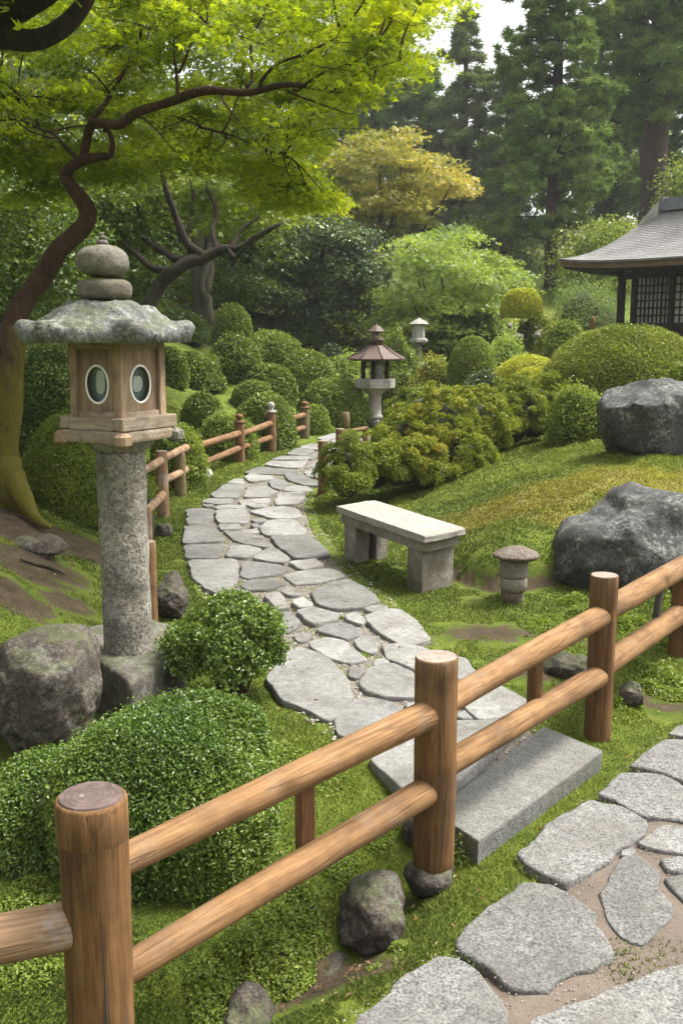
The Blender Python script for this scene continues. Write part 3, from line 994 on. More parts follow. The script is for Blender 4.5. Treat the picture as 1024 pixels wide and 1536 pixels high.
outline_rock("rock", [(326,1560),(335,1525),(360,1508),(388,1512),(404,1538),(400,1570),(370,1590),(335,1585)], gnd(365, 1560, -.05)[1] + .1, .1, M_BROWNROCK,
             "smooth grey brown stone half buried at the bottom edge by the fence", "rock", 16, amp=.018, freq=11, box_=.6)
outline_rock("boulder", [(438,1495),(455,1472),(490,1460),(522,1466),(532,1482),(500,1500),(465,1510)], gnd(480, 1500, -.1)[1] + .12, .1, M_BROWNROCK,
             "low dark stone in the shaded ditch between two fence-side stones", "rock", 17, amp=.02, freq=12, box_=.6)
outline_rock("boulder", [(602,1255),(610,1235),(625,1225),(640,1240),(640,1270),(615,1275)], gnd(620, 1262, .02)[1] + .05, .06, M_BROWNROCK,
             "small pale stone in the moss left of the middle fence post", "rock", 18, amp=.01, freq=12, box_=.8)
outline_rock("boulder", [(815,1012),(830,998),(870,992),(900,1000),(905,1020),(880,1030),(830,1028)], gnd(860, 1028, .06)[1] + .1, .14, M_BROWNROCK,
             "flat mossy edging stone between the path and the right fence bay", "rock", 19, amp=.015, freq=10, box_=.7)
outline_rock("boulder", [(930,1040),(945,1030),(968,1036),(975,1050),(950,1058),(932,1053)], gnd(950, 1056, .05)[1] + .04, .06, M_BROWNROCK,
             "small flat brownish stone in weeds right of the far front post", "rock", 20, amp=.01, freq=14, box_=.7)
outline_rock("boulder", [(0,826),(10,818),(50,815),(95,818),(104,826),(80,833),(20,834)], Yof(50, 832) + .08, .1, M_BROWNROCK,
             "flat grey stone sunk in the bare soil of the left bank", "rock", 23, amp=.008, freq=12, box_=.6)
outline_rock("boulder", [(298,712),(304,704),(316,706),(320,714),(308,720)], Yof(308, 719) + .1, .08, M_PALE,
             "pale stone at the foot of the left fence beside the square topped post", "rock", 21, amp=.01, freq=10)
outline_rock("boulder", [(232,792),(240,788),(255,790),(258,800),(250,806),(234,804)], Yof(245, 806) + .05, .06, M_BROWNROCK,
             "flat block of stone in the moss strip beside the left fence", "rock", 22, amp=.006, freq=10, box_=.5)
for k, (x0, y0, w, h, lab) in enumerate([(778, 510, 14, 12, "pale grey upright stone in the flower bed beyond the yellow bushes"), (806, 506, 12, 10, "pale stone beside the clipped bush before the pavilion"), (765, 490, 8, 8, "bluish grey stone under the small yellow topiary"), (624, 573, 8, 10, "little white stone at the foot of the far lantern")]):
    outline_rock("garden_stone", [(x0 - w * .5, y0), (x0 - w * .4, y0 - h * .8), (x0, y0 - h), (x0 + w * .45, y0 - h * .7), (x0 + w * .5, y0), (x0, y0 + 4)], 21 + k * .6, .12, M_COLUMN, lab, "rock", 30 + k, amp=.04, freq=4, segs=32, rings=16)

# pedestal block under the front lantern
LY = 4.75
def zat(py, Y=LY, px=180):
    return float(at(px, py, Y)[2])
BLOCK_TOP = zat(972)
bx = [gnd(p[0], p[1], BLOCK_TOP)[:2] for p in ((108, 962), (195, 1022), (275, 978), (288, 946), (215, 925), (130, 938))]
def block_mesh():
    n0 = resample(np.vstack([bx, bx[:1]]), 61)[:-1]
    n = len(n0)
    c = n0.mean(0)
    V = []
    zz = np.concatenate([np.linspace(-.12, BLOCK_TOP - .02, 12), [BLOCK_TOP - .004]])
    for z in zz:
        t = 1.0 - .05 * (z < .02) - (.02 if z > BLOCK_TOP - .01 else 0)
        V.append(np.column_stack([c + (n0 - c) * t, np.full(n, z)]))
    for t, z in ((.85, BLOCK_TOP + .002), (.6, BLOCK_TOP), (.3, BLOCK_TOP)):
        V.append(np.column_stack([c + (n0 - c) * t, np.full(n, z)]))
    V = np.concatenate(V)
    d = V - np.array([c[0], c[1], .15])
    d /= np.linalg.norm(d, axis=1)[:, None]
    V = V + d * (fbm(V * 5, 44, 5, .6) * .022)[:, None]
    F = []
    m = len(V) // n
    for r in range(m - 1):
        for q in range(n):
            F.append([r * n + q, r * n + (q + 1) % n, (r + 1) * n + (q + 1) % n, (r + 1) * n + q])
    F.append([(m - 1) * n + q for q in range(n)])
    return mesh_quads("pedestal_block", V, F, smooth=True)
bc = np.mean(bx, 0)
po = single("pedestal_block", block_mesh(), M_BLOCK, "rough angular stone block carrying the tall front lantern column", "pedestal", (bc[0], bc[1], -.05))

# ------------------------------------------------------------------ front stone lantern
lx = float(at(182, 700, LY)[0])
PX = mpp(LY, 1.4)                                   # metres per photo pixel
lan = thing("stone_lantern", "tall stone lantern with timber light box and lichen covered cap on rock pedestal", "lantern", (lx, LY, BLOCK_TOP))
def wob(V, amp, fr, seed):
    c = np.array([lx, LY, 0])
    h = V - c
    h[:, 2] = 0
    return V + h / (np.linalg.norm(h, axis=1)[:, None] + 1e-6) * (fbm(V * fr, seed, 4) * amp)[:, None]
z0, z1 = BLOCK_TOP - .03, zat(676)
prof = [(35.5 * PX, z0), (36.5 * PX, z0 + .02)] + [(lerp(36.2, 36.8, t) * PX, lerp(z0 + .05, z1 - .02, t)) for t in np.linspace(0, 1, 26)] + [(36 * PX, z1)]
V, F = lathe(prof, 56, lx, LY)
obj("column", mesh_quads("column", wob(V, .005, 9, 3), F, smooth=True), M_COLUMN, lan)
prof = [(36 * PX, z1), (38 * PX, z1 + .004), (46 * PX, zat(668)), (54 * PX, zat(659)), (57 * PX, zat(651)), (57 * PX, zat(649))]
V, F = lathe(prof, 56, lx, LY)
obj("capital", mesh_quads("capital", wob(V, .003, 9, 4), F, smooth=True), M_COLUMN, lan)
BA = rad(60)                                        # the box stands corner first
bxx = lx - 6 * PX
def boxpiece(mb, c, sx, sy, z0, z1, ang, bev=.004):
    V, F = box((c[0], c[1], z0), sx, sy, z1 - z0, ang, bev)
    mb.add(V, F)
ca, sa = math.cos(BA), math.sin(BA)
def loc(a, b):                                       # box-plan coordinates to world
    return (lx + a * ca - b * sa, LY + a * sa + b * ca)
PS = 122 * PX                                        # platform side
BS = 100 * PX
# crossing bracket beams and platform boards
zb0, zb1 = zat(662), zat(641)
zp0, zp1 = zat(641) + .002, zat(622)
for sgn in (-1, 1):
    mb = MB(); boxpiece(mb, loc(sgn * PS * .44, 0), .065, PS * 1.0, zb0 + .012, zb1, BA, .012)
    o = obj("bracket_beam", mb.mesh("bracket_beam"), M_LAMPWOODX, lan)
for sgn in (-1, 1):
    mb = MB(); boxpiece(mb, loc(0, sgn * PS * .44), PS * .86, .06, zb0 + .016, zb1 - .003, BA, .012)
    obj("bracket_beam", mb.mesh("bracket_beam"), M_LAMPWOODX, lan)
for sx in (-1, 1):
    for sy in (-1, 1):
        mb = MB(); boxpiece(mb, loc(sx * PS * .475, sy * PS * .475), .075, .075, zb0 - .008, zb1 - .006, BA, .016)
        obj("bracket_block", mb.mesh("bracket_block"), M_COLUMN if sx > 0 and sy < 0 else M_LAMPWOOD, lan)
def local_board(name, c, L, W, z0, z1, ang, mat, bev=.005):
    V, F = box((0, 0, 0), L, W, z1 - z0, 0, bev)
    return obj(name, mesh_quads(name, V, F), mat, lan, Matrix.Translation((c[0], c[1], z0)) @ Matrix.Rotation(ang, 4, 'Z'))
W_ = .05
for sgn in (-1, 1):
    local_board("platform_board", loc(0, sgn * (PS / 2 - W_ / 2)), PS, W_, zp0, zp1, BA, M_LAMPWOODX)
    local_board("platform_board", loc(sgn * (PS / 2 - W_ / 2), 0), PS - 2 * W_ - .004, W_, zp0, zp1 - .002, BA + math.pi / 2, M_LAMPWOODX)
local_board("platform_board", loc(0, 0), PS - 2 * W_ - .006, PS - 2 * W_ - .006, zp0, zp1 - .006, BA, M_LAMPWOODX)
# light box
zx0, zx1 = zp1 - .004, zat(512)
hb = BS / 2
pw = .046
for sx in (-1, 1):
    for sy in (-1, 1):
        V, F = box((0, 0, 0), pw, pw, zx1 - zx0, 0, .004)
        p = loc(sx * (hb - pw / 2), sy * (hb - pw / 2))
        obj("corner_post", mesh_quads("corner_post", V, F), M_LAMPWOOD, lan, Matrix.Translation((p[0], p[1], zx0)) @ Matrix.Rotation(BA, 4, 'Z'))
def oval(rx, rz, n=40):
    t = np.arange(n) / n * 2 * math.pi
    return np.column_stack([rx * np.sign(np.cos(t)) * np.abs(np.cos(t)) ** 1.0, rz * np.sin(t) * (1 - .0 * np.cos(t))])
for f in range(4):
    A = BA + f * math.pi / 2
    nrm = np.array([math.sin(A), -math.cos(A)])     # outward for the face on local -y
    tan = np.array([math.cos(A), math.sin(A)])
    c0 = np.array([lx, LY])
    Lp = BS - 2 * pw - .002
    zc = (zat(575))
    rx_, rz_ = .067, 26.5 * PX
    MW = Matrix(((tan[0], -nrm[0], 0, c0[0] + nrm[0] * (hb - .020)), (tan[1], -nrm[1], 0, c0[1] + nrm[1] * (hb - .020)), (0, 0, 1, zc), (0, 0, 0, 1)))  # local x along face, -y outward
    # panel with an oval hole
    n = 40
    ov = oval(rx_, rz_, n)
    t = np.arange(n) / n * 2 * math.pi
    hx, hz0, hz1 = Lp / 2, zx0 - zc + .002, zx1 - zc - .002
    outer = []
    for a in t:
        dx, dz = math.cos(a), math.sin(a)
        k = min(hx / max(abs(dx), 1e-6), (hz1 if dz > 0 else -hz0) / max(abs(dz), 1e-6))
        outer.append((dx * k, dz * k))
    outer = np.array(outer)
    for cxn in ((hx, hz1), (-hx, hz1), (-hx, hz0), (hx, hz0)):
        outer[np.argmin(np.hypot(outer[:, 0] - cxn[0], outer[:, 1] - cxn[1]))] = cxn
    V = np.concatenate([np.column_stack([outer[:, 0], np.zeros(n), outer[:, 1]]), np.column_stack([ov[:, 0], np.zeros(n), ov[:, 1]]), np.column_stack([ov[:, 0], np.full(n, .018), ov[:, 1]])])
    F = [[j, (j + 1) % n, n + (j + 1) % n, n + j] for j in range(n)] + [[n + j, n + (j + 1) % n, 2 * n + (j + 1) % n, 2 * n + j] for j in range(n)]
    pan = obj("side_panel", mesh_quads("side_panel", V, F), M_PANEL, lan, MW)
    def sub(name, V, F, mat, smooth=False):
        o = bpy.data.objects.new(name, mesh_quads(name, V, F, smooth=smooth))
        COL.objects.link(o)
        o.parent = pan
        o.data.materials.append(mat)
        return o
    ring = np.column_stack([ov[:, 0], np.full(n, -.003), ov[:, 1]])
    R2 = np.vstack([ring, ring[:2]])
    V, F = tube(np.vstack([ring, ring[:1]]) * 1.02, np.full(n + 1, .0058), 8, cap=False)
    V[:, 1] = -.0005 + (V[:, 1] + .003) * .5
    sub("window_ring", V, F, M_RING, True)
    V = np.column_stack([ov[:, 0], np.full(n, .006), ov[:, 1]])
    sub("window_pane", V, [list(range(n))], M_GLASS)
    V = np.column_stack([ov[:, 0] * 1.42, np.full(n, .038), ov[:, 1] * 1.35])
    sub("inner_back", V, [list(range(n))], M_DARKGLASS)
    wq, hq = (.036, .038) if f == 0 else (.028, .056)  # right face a paper square; the rest a pale plate for a reflected shape
    q = chaikin([(-wq, -hq), (wq, -hq * .9), (wq * 1.05, hq * .7), (wq * .3, hq), (-wq * .8, hq * .95)], 2)
    V1 = np.column_stack([q[:, 0], np.full(len(q), .020), q[:, 1] + (.0 if f == 0 else .008)])
    V2 = V1 + np.array([0, .014, 0])
    m_ = len(q)
    sub("paper_lamp_and_glare", np.concatenate([V1, V2]), [list(range(m_))] + [[j, (j + 1) % m_, m_ + (j + 1) % m_, m_ + j] for j in range(m_)], M_PAPER_AND_GLARE)
    # frame rails of this face
    for (za, zb_) in ((zx0 + .001, zx0 + .026), (zx1 - .034, zx1 - .001)):
        V, F = box((0, -.004, za - zc), Lp, .022, zb_ - za, 0, .003)
        o = obj("frame_rail", mesh_quads("frame_rail", V, F), M_LAMPWOODX, lan, MW)
# cap stone: six-cornered with knobs at the corners
def capmesh():
    cxp = lx - 17 * PX
    R = 134 * PX
    zb, ze, zt = zat(515), zat(487), zat(449)
    nt_, nr = 168, 34
    th = np.arange(nt_) / nt_ * 2 * math.pi
    sec = (th + rad(30)) % (math.pi / 3) - math.pi / 6
    hexr = math.cos(math.pi / 6) / np.cos(((th) % (math.pi / 3)) - math.pi / 6)
    rr = R * (hexr * .85 + .15 * .9) * .97
    V = []
    def row(t, z):
        return np.column_stack([cxp + rr * t * np.cos(th), LY + rr * t * np.sin(th) * .98, z])
    V.append(row(.30, np.full(nt_, zb + .01)))
    V.append(row(.93, np.full(nt_, zb + .004)))
    V.append(row(.985, np.full(nt_, zb + .004)))
    cor = np.max([np.exp(-((((th - k * math.pi / 3 + math.pi) % (2 * math.pi)) - math.pi) / .20) ** 4) for k in range(6)], 0)
    for t in np.linspace(1.0, 0.0, nr)[:-1]:
        zdome = zt - (zt - zb) * float(np.interp(t, [0, .25, .39, .5, .61, .71, .85, .97, 1.0], [0, .01, .05, .11, .22, .38, .55, .67, .76]))
        ztip = zt - (zt - zb) * float(np.interp(t, [0, .74, .84, .92, .98, 1.0], [.40, .50, .47, .46, .52, .62]))
        kf = cor * float(sstep(.72, .84, t))
        V.append(row(t + .05 * cor * float(sstep(.7, 1.0, t)), zdome + (ztip - zdome) * kf))
    V.append(np.array([[cxp, LY, zt]]))
    V = np.concatenate(V)
    d = V - np.array([cxp, LY, zb - .1])
    d /= np.linalg.norm(d, axis=1)[:, None]
    kk = np.clip((V[:, 2] - zb) / .04, .1, 1)
    V = V + d * (kk * (fbm(V * 15, 77, 5, .6) * .010 - np.abs(fbm(V * 9, 72, 3)) * .012 + fbm(V * 3.5, 71, 2) * .005))[:, None]
    F = []
    m = (len(V) - 1) // nt_
    for r in range(m - 1):
        for q in range(nt_):
            F.append([r * nt_ + q, r * nt_ + (q + 1) % nt_, (r + 1) * nt_ + (q + 1) % nt_, (r + 1) * nt_ + q])
    for q in range(nt_):
        F.append([(m - 1) * nt_ + q, (m - 1) * nt_ + (q + 1) % nt_, len(V) - 1])
    F.append(list(range(nt_))[::-1])
    return mesh_quads("cap_stone", V, F, smooth=True)
obj("cap_stone", capmesh(), M_CAP, lan)
fx = lx - 15 * PX
def pebble(name, cx, cz, rx, rz, mat, e=1.0, seed=1, amp=.006):
    th = np.linspace(-math.pi / 2, math.pi / 2, 25)
    prof = [(max(rx * abs(math.cos(a)) ** e, .0015), cz + rz * math.copysign(abs(math.sin(a)) ** e, a)) for a in th]
    V, F = lathe(prof, 40, cx, LY)
    d = V - np.array([cx, LY, cz])
    d /= np.linalg.norm(d, axis=1)[:, None]
    V = V + d * (fbm(V * 7, seed, 4) * amp)[:, None]
    obj(name, mesh_quads(name, V, F, smooth=True), mat, lan)
hz = (zat(418) - zat(452)) / 2
pebble("finial_stone", fx, zat(435), 40 * PX, hz * 1.03, M_BALL, .62, 5)
pebble("finial_stone", fx - .5 * PX, zat(392.5), 37.5 * PX, (zat(368) - zat(417)) / 2 * 1.02, M_BALL, .85, 6)
pebble("finial_pebble", fx, zat(364), 9 * PX, 4.6 * PX, M_BALL, .9, 7, .001)
pebble("finial_pebble", fx + 1 * PX, zat(357), 6 * PX, 3.2 * PX, M_BALL, .9, 8, .001)
pebble("finial_pebble", fx - 1 * PX, zat(351.5), 3.6 * PX, 3 * PX, M_BALL, .9, 9, .001)

# ------------------------------------------------------------------ front log fence
def log(name, p0, p1, r0, r1, mat, parent, seg=28, bow=.0, seed=0, capmat=None, capr=None):
    p0, p1 = np.array(p0, float), np.array(p1, float)
    L = np.linalg.norm(p1 - p0)
    n = max(8, int(L / .05))
    prof = [(r0 * .93, 0), (r0, .006)] + [(lerp(r0, r1, t), L * t) for t in np.linspace(0, 1, n)[1:-1]] + [(r1, L - .006), (r1 * .93, L)]
    V, F = lathe(prof, seg)
    d = fbm(np.column_stack([V[:, :2] * 9, V[:, 2] * 2.2]) + seed * 7.7, seed, 3) * .045
    V[:, :2] *= (1 + d)[:, None]
    V[:, 0] += bow * np.sin(np.pi * V[:, 2] / L)
    me = mesh_quads(name, V, F, smooth=True)
    for k in (len(F) - 1, len(F) - 2):
        me.polygons[k].use_smooth = False
    ms = [mat]
    mi = np.zeros(len(F), np.int32)
    if capmat:
        ms.append(capmat)
        mi[-1] = 1
        mi[-2] = 1
        me.polygons.foreach_set("material_index", mi)
    return obj(name, me, ms, parent, mat_z(p0, p1 - p0))

p2b = gnd(645, 1292, .03); p2y = p2b[1]
p2t = at(660, 984, p2y)
p3b = gnd(894, 1100, .03); p3y = p3b[1]
p3t = at(907, 862, p3y)
p4b = gnd(1024, 975, .05); p4y = p4b[1]
ptop = p2t[2]
p1 = gnd(137, 1196, ptop); p1y = p1[1]
p1b = np.array([p1[0], p1y, -.05])
p2x, p3x = (p2b[0] + p2t[0]) / 2, (p3b[0] + p3t[0]) / 2
fence = thing("log_fence", "low fence of varnished round logs with two rails crossing the foreground", "fence", (p2x, p2y, 0))
R1 = 52 * mpp(p1y, .7); R2 = 32 * mpp(p2y, .5); R3 = 20.5 * mpp(p3y, .5); R4 = R3 * 1.02
def fpost(x, y, z0, zt, r, seed, capmat, crack=True):
    o = log("post", (x, y, z0), (x, y, zt), r * .97, r, M_LOG, fence, 40, 0, seed, capmat)
    if crack:
        # drying crack: a thin dark tube in place of the shaded groove
        zz_ = np.linspace(.05, zt - z0 - (.10 if seed == 1 else .012), 22)
        wv = fbm(np.column_stack([zz_ * 5, zz_ * 0 + seed, zz_ * 0]), seed, 3)
        V, F = tube(np.column_stack([wv * .004, zz_ * 0, zz_]), .0012 + .0028 * np.clip(np.sin(np.linspace(.15, 2.6, 22)) + .4 * wv, .1, 1), 6)
        a = {1: rad(-66), 2: rad(-74), 3: rad(-40)}.get(seed, 0)
        q = obj("drying_crack", mesh_quads("drying_crack", V, F), M_IRON, o, Matrix.Identity(4))
        q.matrix_local = Matrix.Translation(((r - .002) * math.cos(a), (r - .002) * math.sin(a), 0)) @ Matrix.Rotation(a + math.pi / 2, 4, 'Z')
    return o
fpost(p1[0], p1y, -.12, ptop, R1, 1, M_CUT)
# the turned collar line below the head of the near post
V, F = lathe([(R1 * 1.012, ptop - .095), (R1 * 1.03, ptop - .092), (R1 * 1.03, ptop - .004), (R1 * .95, ptop + .002)], 40, p1[0], p1y)
obj("post_head", mesh_quads("post_head", V, F, smooth=True), [M_LOG], fence).data.polygons[len(F) - 1].use_smooth = False
V, F = lathe([(R1 * .93, ptop + .0015), (R1 * .90, ptop + .006), (R1 * .5, ptop + .008)], 40)
obj("post_cut_end", mesh_quads("post_cut_end", V, F, smooth=False), M_CUT, fence, Matrix.Translation((float(p1[0]), float(p1y), 0)))
fpost(p2x, p2y, .0, ptop, R2, 2, M_CUTPALE)
fpost(p3x, p3y, -.05, p3t[2], R3, 3, M_CUTPALE, False)
p4x = float(at(1020, 950, p4y)[0])
fpost(p4x, p4y, -.05, float(at(1022, 862, p4y)[2]), R4, 4, M_CUTPALE, False)
def rail(a, b, ra, rb, mat, seed):
    return log("rail", a, b, ra, rb, mat, fence, 28, .004, seed, M_CUTPALE)
def onY(px, py, Y):
    p = at(px, py, Y)
    return p
def railz(px, py, x, y):
    return float(at(px, py, y)[2])
# heights of rails read at the posts
def railpts(pa, pb_, posta, postb):
    za = at(pa[0], pa[1], posta[1])[2]
    zb_ = at(pb_[0], pb_[1], postb[1])[2]
    return np.array([posta[0], posta[1], za]), np.array([postb[0], postb[1], zb_])
P1, P2, P3, P4 = (p1[0], p1y), (p2x, p2y), (p3x, p3y), (p4x, p4y)
a, b = railpts((165, 1312), (655, 1066), P1, P2)
rail(a, b, 23.9 * mpp(p1y, .5), 22.1 * mpp(p2y, .5), M_RAIL, 31)
ztop_r = b[2]
a, b = railpts((165, 1478), (655, 1180), P1, P2)
rail(a, b, 24.3 * mpp(p1y, .3), 21.6 * mpp(p2y, .4), M_RAIL, 32)
a, b = railpts((660, 1062), (905, 922), P2, P3)
rail(a, b, 18.9 * mpp(p2y, .5), 17.1 * mpp(p3y, .5), M_RAIL, 33)
a, b = railpts((660, 1158), (905, 1012), P2, P3)
rail(a, b, 18.9 * mpp(p2y, .4), 17.1 * mpp(p3y, .4), M_RAIL, 34)
a, b = railpts((907, 917), (1022, 850), P3, P4)
d = b - a
rail(a, b + d * .7, 18 * mpp(p3y, .5), 17 * mpp(p4y, .5), M_RAIL, 35)
kn = lerp(a, b, .38)
a, b = railpts((905, 1002), (1022, 920), P3, P4)
d = b - a
rail(a, b + d * .7, 18 * mpp(p3y, .5), 17 * mpp(p4y, .5), M_RAIL, 36)
# short rail running off to the left of the near post
a = at(118, 1380, p1y)
a = np.array([p1[0], p1y, a[2]])
dirn = np.array([-.94, -.30])
b = np.array([p1[0] + dirn[0] * .95, p1y + dirn[1] * .95, a[2] - .03])
log("rail", a, b, 36 * mpp(p1y, .5), 38 * mpp(p1y, .5), M_OLDRAIL, fence, 28, .0, 37, M_CUT)
fpost(b[0], b[1], -.12, ptop, R1, 5, M_CUT, False)
# uprights between the rails
def upright(pxt, pxb, wpx, Y, mat, kindr, name="baluster"):
    t, bt = at(*pxt, Y), at(*pxb, Y)
    bt = np.array([t[0], Y, bt[2]])
    w = wpx * mpp(Y, .5)
    if kindr == 'sq':
        V, F = box((0, 0, 0), w, w * .9, t[2] - bt[2], 0, .004)
        obj(name, mesh_quads(name, V, F), mat, fence, Matrix.Translation([float(v) for v in bt]) @ Matrix.Rotation(rad(25), 4, 'Z'))
    else:
        log(name, bt, t, w / 2, w / 2, mat, fence, 20, 0, 41, M_CUTPALE)
ym = lerp(p1y, p2y, .62)
upright((457, 1175), (457, 1292), 25, ym, M_STRUT, 'sq')
ym = lerp(p2y, p3y, .6)
upright((803, 985), (799, 1076), 24, ym, M_LOG, 'rd')
ym = lerp(p3y, p4y, .72)
t, bt = at(990, 880, ym), at(981, 938, ym)
V, F = tube([bt + np.array([.0, 0, -.01]), lerp(bt, t, .3), t], [.020, .019, .021], 10)
o = obj("iron_strap", mesh_quads("iron_strap", V, F, smooth=True), M_IRON, fence)
V, F = box((bt[0], bt[1], bt[2] - .012), .055, .075, .012, rad(20), .004)
obj("iron_foot", mesh_quads("iron_foot", V, F), M_IRON, fence)
V, F = lathe([(.011, 0), (.011, .004), (.004, .008)], 12)
obj("knot", mesh_quads("knot", V, F, smooth=True), M_STRUT, fence, mat_z(kn + np.array([-.012, -.050, .0]), (-.25, -.95, .05)))
# dark base stone under the middle post
V, F = lathe([(.03, -.07), (R2 * .8, -.055), (R2 * 1.08, -.02), (R2 * 1.12, .0), (R2 * 1.0, .022), (R2 * .7, .03)], 36, p2x - .012, p2y - .03)
V = V + unit0(V - np.array([p2x, p2y, -.02])) * (fbm(V * 16, 9, 4) * .018)[:, None]
single("post_footing_stone", mesh_quads("post_footing_stone", V, F, smooth=True), M_BROWNROCK, "rough dark footing stone under the middle front fence post", "stone", (p2x, p2y, -.05))

# ------------------------------------------------------------------ far fence along the left of the path
fl = thing("post_and_rail_fence", "weathered wooden post and rail fence curving along the left of the path", "fence", (*FPTS[3], ZP))
def gp(px, py):
    return gnd(px, py, ZP)
def fp(pxb, pyb, pyt, wpx, mat, capk=None, name="post"):
    b = gp(pxb, pyb)
    Y = b[1]
    zt = at(pxb, pyt, Y)[2]
    r = wpx / 2 * mpp(Y)
    o = log(name, (b[0], Y, ZP - .06), (b[0], Y, zt), r, r * .96, mat, fl, 18, 0, int(pxb), M_CUTPALE)
    if capk:
        h = capk * mpp(Y)
        V, F = lathe([(r * 1.1, zt), (r * 1.12, zt + h * .18), (r * .55, zt + h * .25), (r * .5, zt + h * .4), (r * .72, zt + h * .55), (r * .72, zt + h * .85), (r * .4, zt + h)], 18, b[0], Y)
        obj("post_cap", mesh_quads("post_cap", V, F, smooth=True), M_PALE if capk == 16 else M_FARLOG, fl)
    return b[0], Y
q457 = fp(457, 656, 612, 15, M_MOSSLOG, 10)
q408 = fp(407, 675, 619, 15, M_FARLOG, 16)
q360 = fp(360, 692, 634, 16, M_FARLOG, 13)
q290 = fp(291, 719, 651, 16, M_FARLOG)
q271 = fp(271, 742, 680, 18, M_MOSSLOG)
q245 = fp(245, 773, 676, 19, M_OLDRAIL)
q226 = fp(226, 938, 812, 25, M_FARLOG)
def fr(pa, qa, pb_, qb, w, mat=None):
    a = np.array([qa[0], qa[1], at(pa[0], pa[1], qa[1])[2]])
    b = np.array([qb[0], qb[1], at(pb_[0], pb_[1], qb[1])[2]])
    log("rail", a, b, w / 2 * mpp(qa[1]), w / 2 * mpp(qb[1]), mat or M_FARLOG, fl, 14, .005, int(pa[0] + pa[1]), M_CUTPALE)
fr((457, 622), q457, (407, 636), q408, 8.5)
fr((457, 641), q457, (407, 656), q408, 8.5)
fr((407, 635), q408, (360, 652), q360, 9.5)
fr((407, 656), q408, (360, 672), q360, 9)
fr((360, 650), q360, (291, 671), q290, 10.5)
fr((360, 672), q360, (291, 700), q290, 10)
fr((291, 667), q290, (245, 688), q245, 12, M_OLDRAIL)
fr((291, 699), q290, (245, 722), q245, 11, M_OLDRAIL)
e1 = (float(at(212, 712, 8.6)[0]), 8.6)
fr((245, 690), q245, (214, 708), e1, 13, M_OLDRAIL)
q222 = fp(224, 842, 760, 13, M_OLDRAIL)
fr((245, 742), q245, (222, 765), q222, 13, M_OLDRAIL)
q205 = fp(208, 800, 752, 12, M_MOSSLOG)
fr((230, 766), q222, (202, 764), q205, 12, M_OLDRAIL)
# a plant pot on the fence shelf
pp = at(219, 752, 8.2)
pot = thing("potted_plant", "small leafy plant in a dark pot beside the left fence behind the lantern column", "potted plant", (pp[0], pp[1], Hs(pp[0], pp[1])))
zg = Hs(pp[0], pp[1])
V, F = lathe([(.05, zg - .02), (.055, zg + .10), (.06, pp[2] - .12), (.052, pp[2] - .10), (.058, pp[2] - .02), (.075, pp[2] + .02), (.066, pp[2] + .02)], 20, pp[0], pp[1])
obj("pot", mesh_quads("pot", V, F, smooth=True), M_POT, pot)
POTTOP = pp + np.array([0, 0, .02])

# low posts on the right of the path
fl2 = thing("low_post_rail", "two short reddish posts with a low rail at the right path edge by azaleas", "fence", (*gp(484, 740)[:2], ZP))
_fl = fl
fl = fl2
a484 = fp(484, 742, 661, 15, M_FARLOG)
a510 = fp(510, 672, 643, 14, M_FARLOG)
a545 = fp(548, 660, 640, 9, M_FARLOG)
fr((510, 648), a510, (548, 643), a545, 6)
fl = _fl

# ------------------------------------------------------------------ stone bench
bb = gnd(640, 893, ZP)
TT = float(at(638, 805, bb[1] - .0)[2])
c4 = [gnd(px, py, TT)[:2] for px, py in ((504, 759), (638.5, 805), (698, 792), (558, 751.5))]
bench = thing("stone_bench", "pale stone bench with a thick slab top on block legs beside the path", "bench", (*np.mean(c4, 0), ZP))
c4 = np.array(c4)
ed = c4[1] - c4[0]; ed2 = c4[2] - c4[1]
L, Wd = np.linalg.norm(ed), np.linalg.norm(ed2)
e1_, e2_ = ed / L, ed2 / Wd
bt_ = 11.5 * mpp(bb[1], .5)
def bl(a, b):
    return c4[0] + e1_ * a + e2_ * b
def bprism(name, a0, a1, b0, b1, z0, z1, mat, bev=.008, seed=0, amp=.007):
    q = [bl(a0, b0), bl(a1, b0), bl(a1, b1), bl(a0, b1)]
    q = resample(np.vstack([q, q[:1]]), 33)[:-1]
    if np.sum(q[:, 0] * np.roll(q[:, 1], -1) - np.roll(q[:, 0], -1) * q[:, 1]) < 0:
        q = q[::-1]
    n = len(q)
    zs = [z0] + list(np.linspace(z0 + bev, z1 - bev, 7)) + [z1]
    c = q.mean(0)
    V = []
    for k, z in enumerate(zs):
        t = 1 - (bev / max(np.abs(q - c).max(), .01) if k in (0, len(zs) - 1) else 0)
        V.append(np.column_stack([c + (q - c) * t, np.full(n, z)]))
    V = np.concatenate(V)
    d = V - np.array([c[0], c[1], (z0 + z1) / 2]); d[:, 2] *= .3
    d /= np.linalg.norm(d, axis=1)[:, None]
    V += d * (fbm(V * 14, seed, 4) * amp)[:, None]
    F = [[r * n + j, r * n + (j + 1) % n, (r + 1) * n + (j + 1) % n, (r + 1) * n + j] for r in range(len(zs) - 1) for j in range(n)]
    F += [list(range(n))[::-1], [(len(zs) - 1) * n + j for j in range(n)]]
    return obj(name, mesh_quads(name, V, F), mat, bench)
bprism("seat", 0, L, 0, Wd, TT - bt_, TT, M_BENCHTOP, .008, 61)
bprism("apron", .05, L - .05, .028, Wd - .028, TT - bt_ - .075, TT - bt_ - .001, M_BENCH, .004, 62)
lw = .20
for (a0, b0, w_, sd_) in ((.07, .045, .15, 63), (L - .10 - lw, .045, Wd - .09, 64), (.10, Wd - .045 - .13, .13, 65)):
    bprism("leg", a0, a0 + lw, b0, b0 + w_, ZP - .07, TT - bt_ - .07, M_BENCH, .01, sd_)

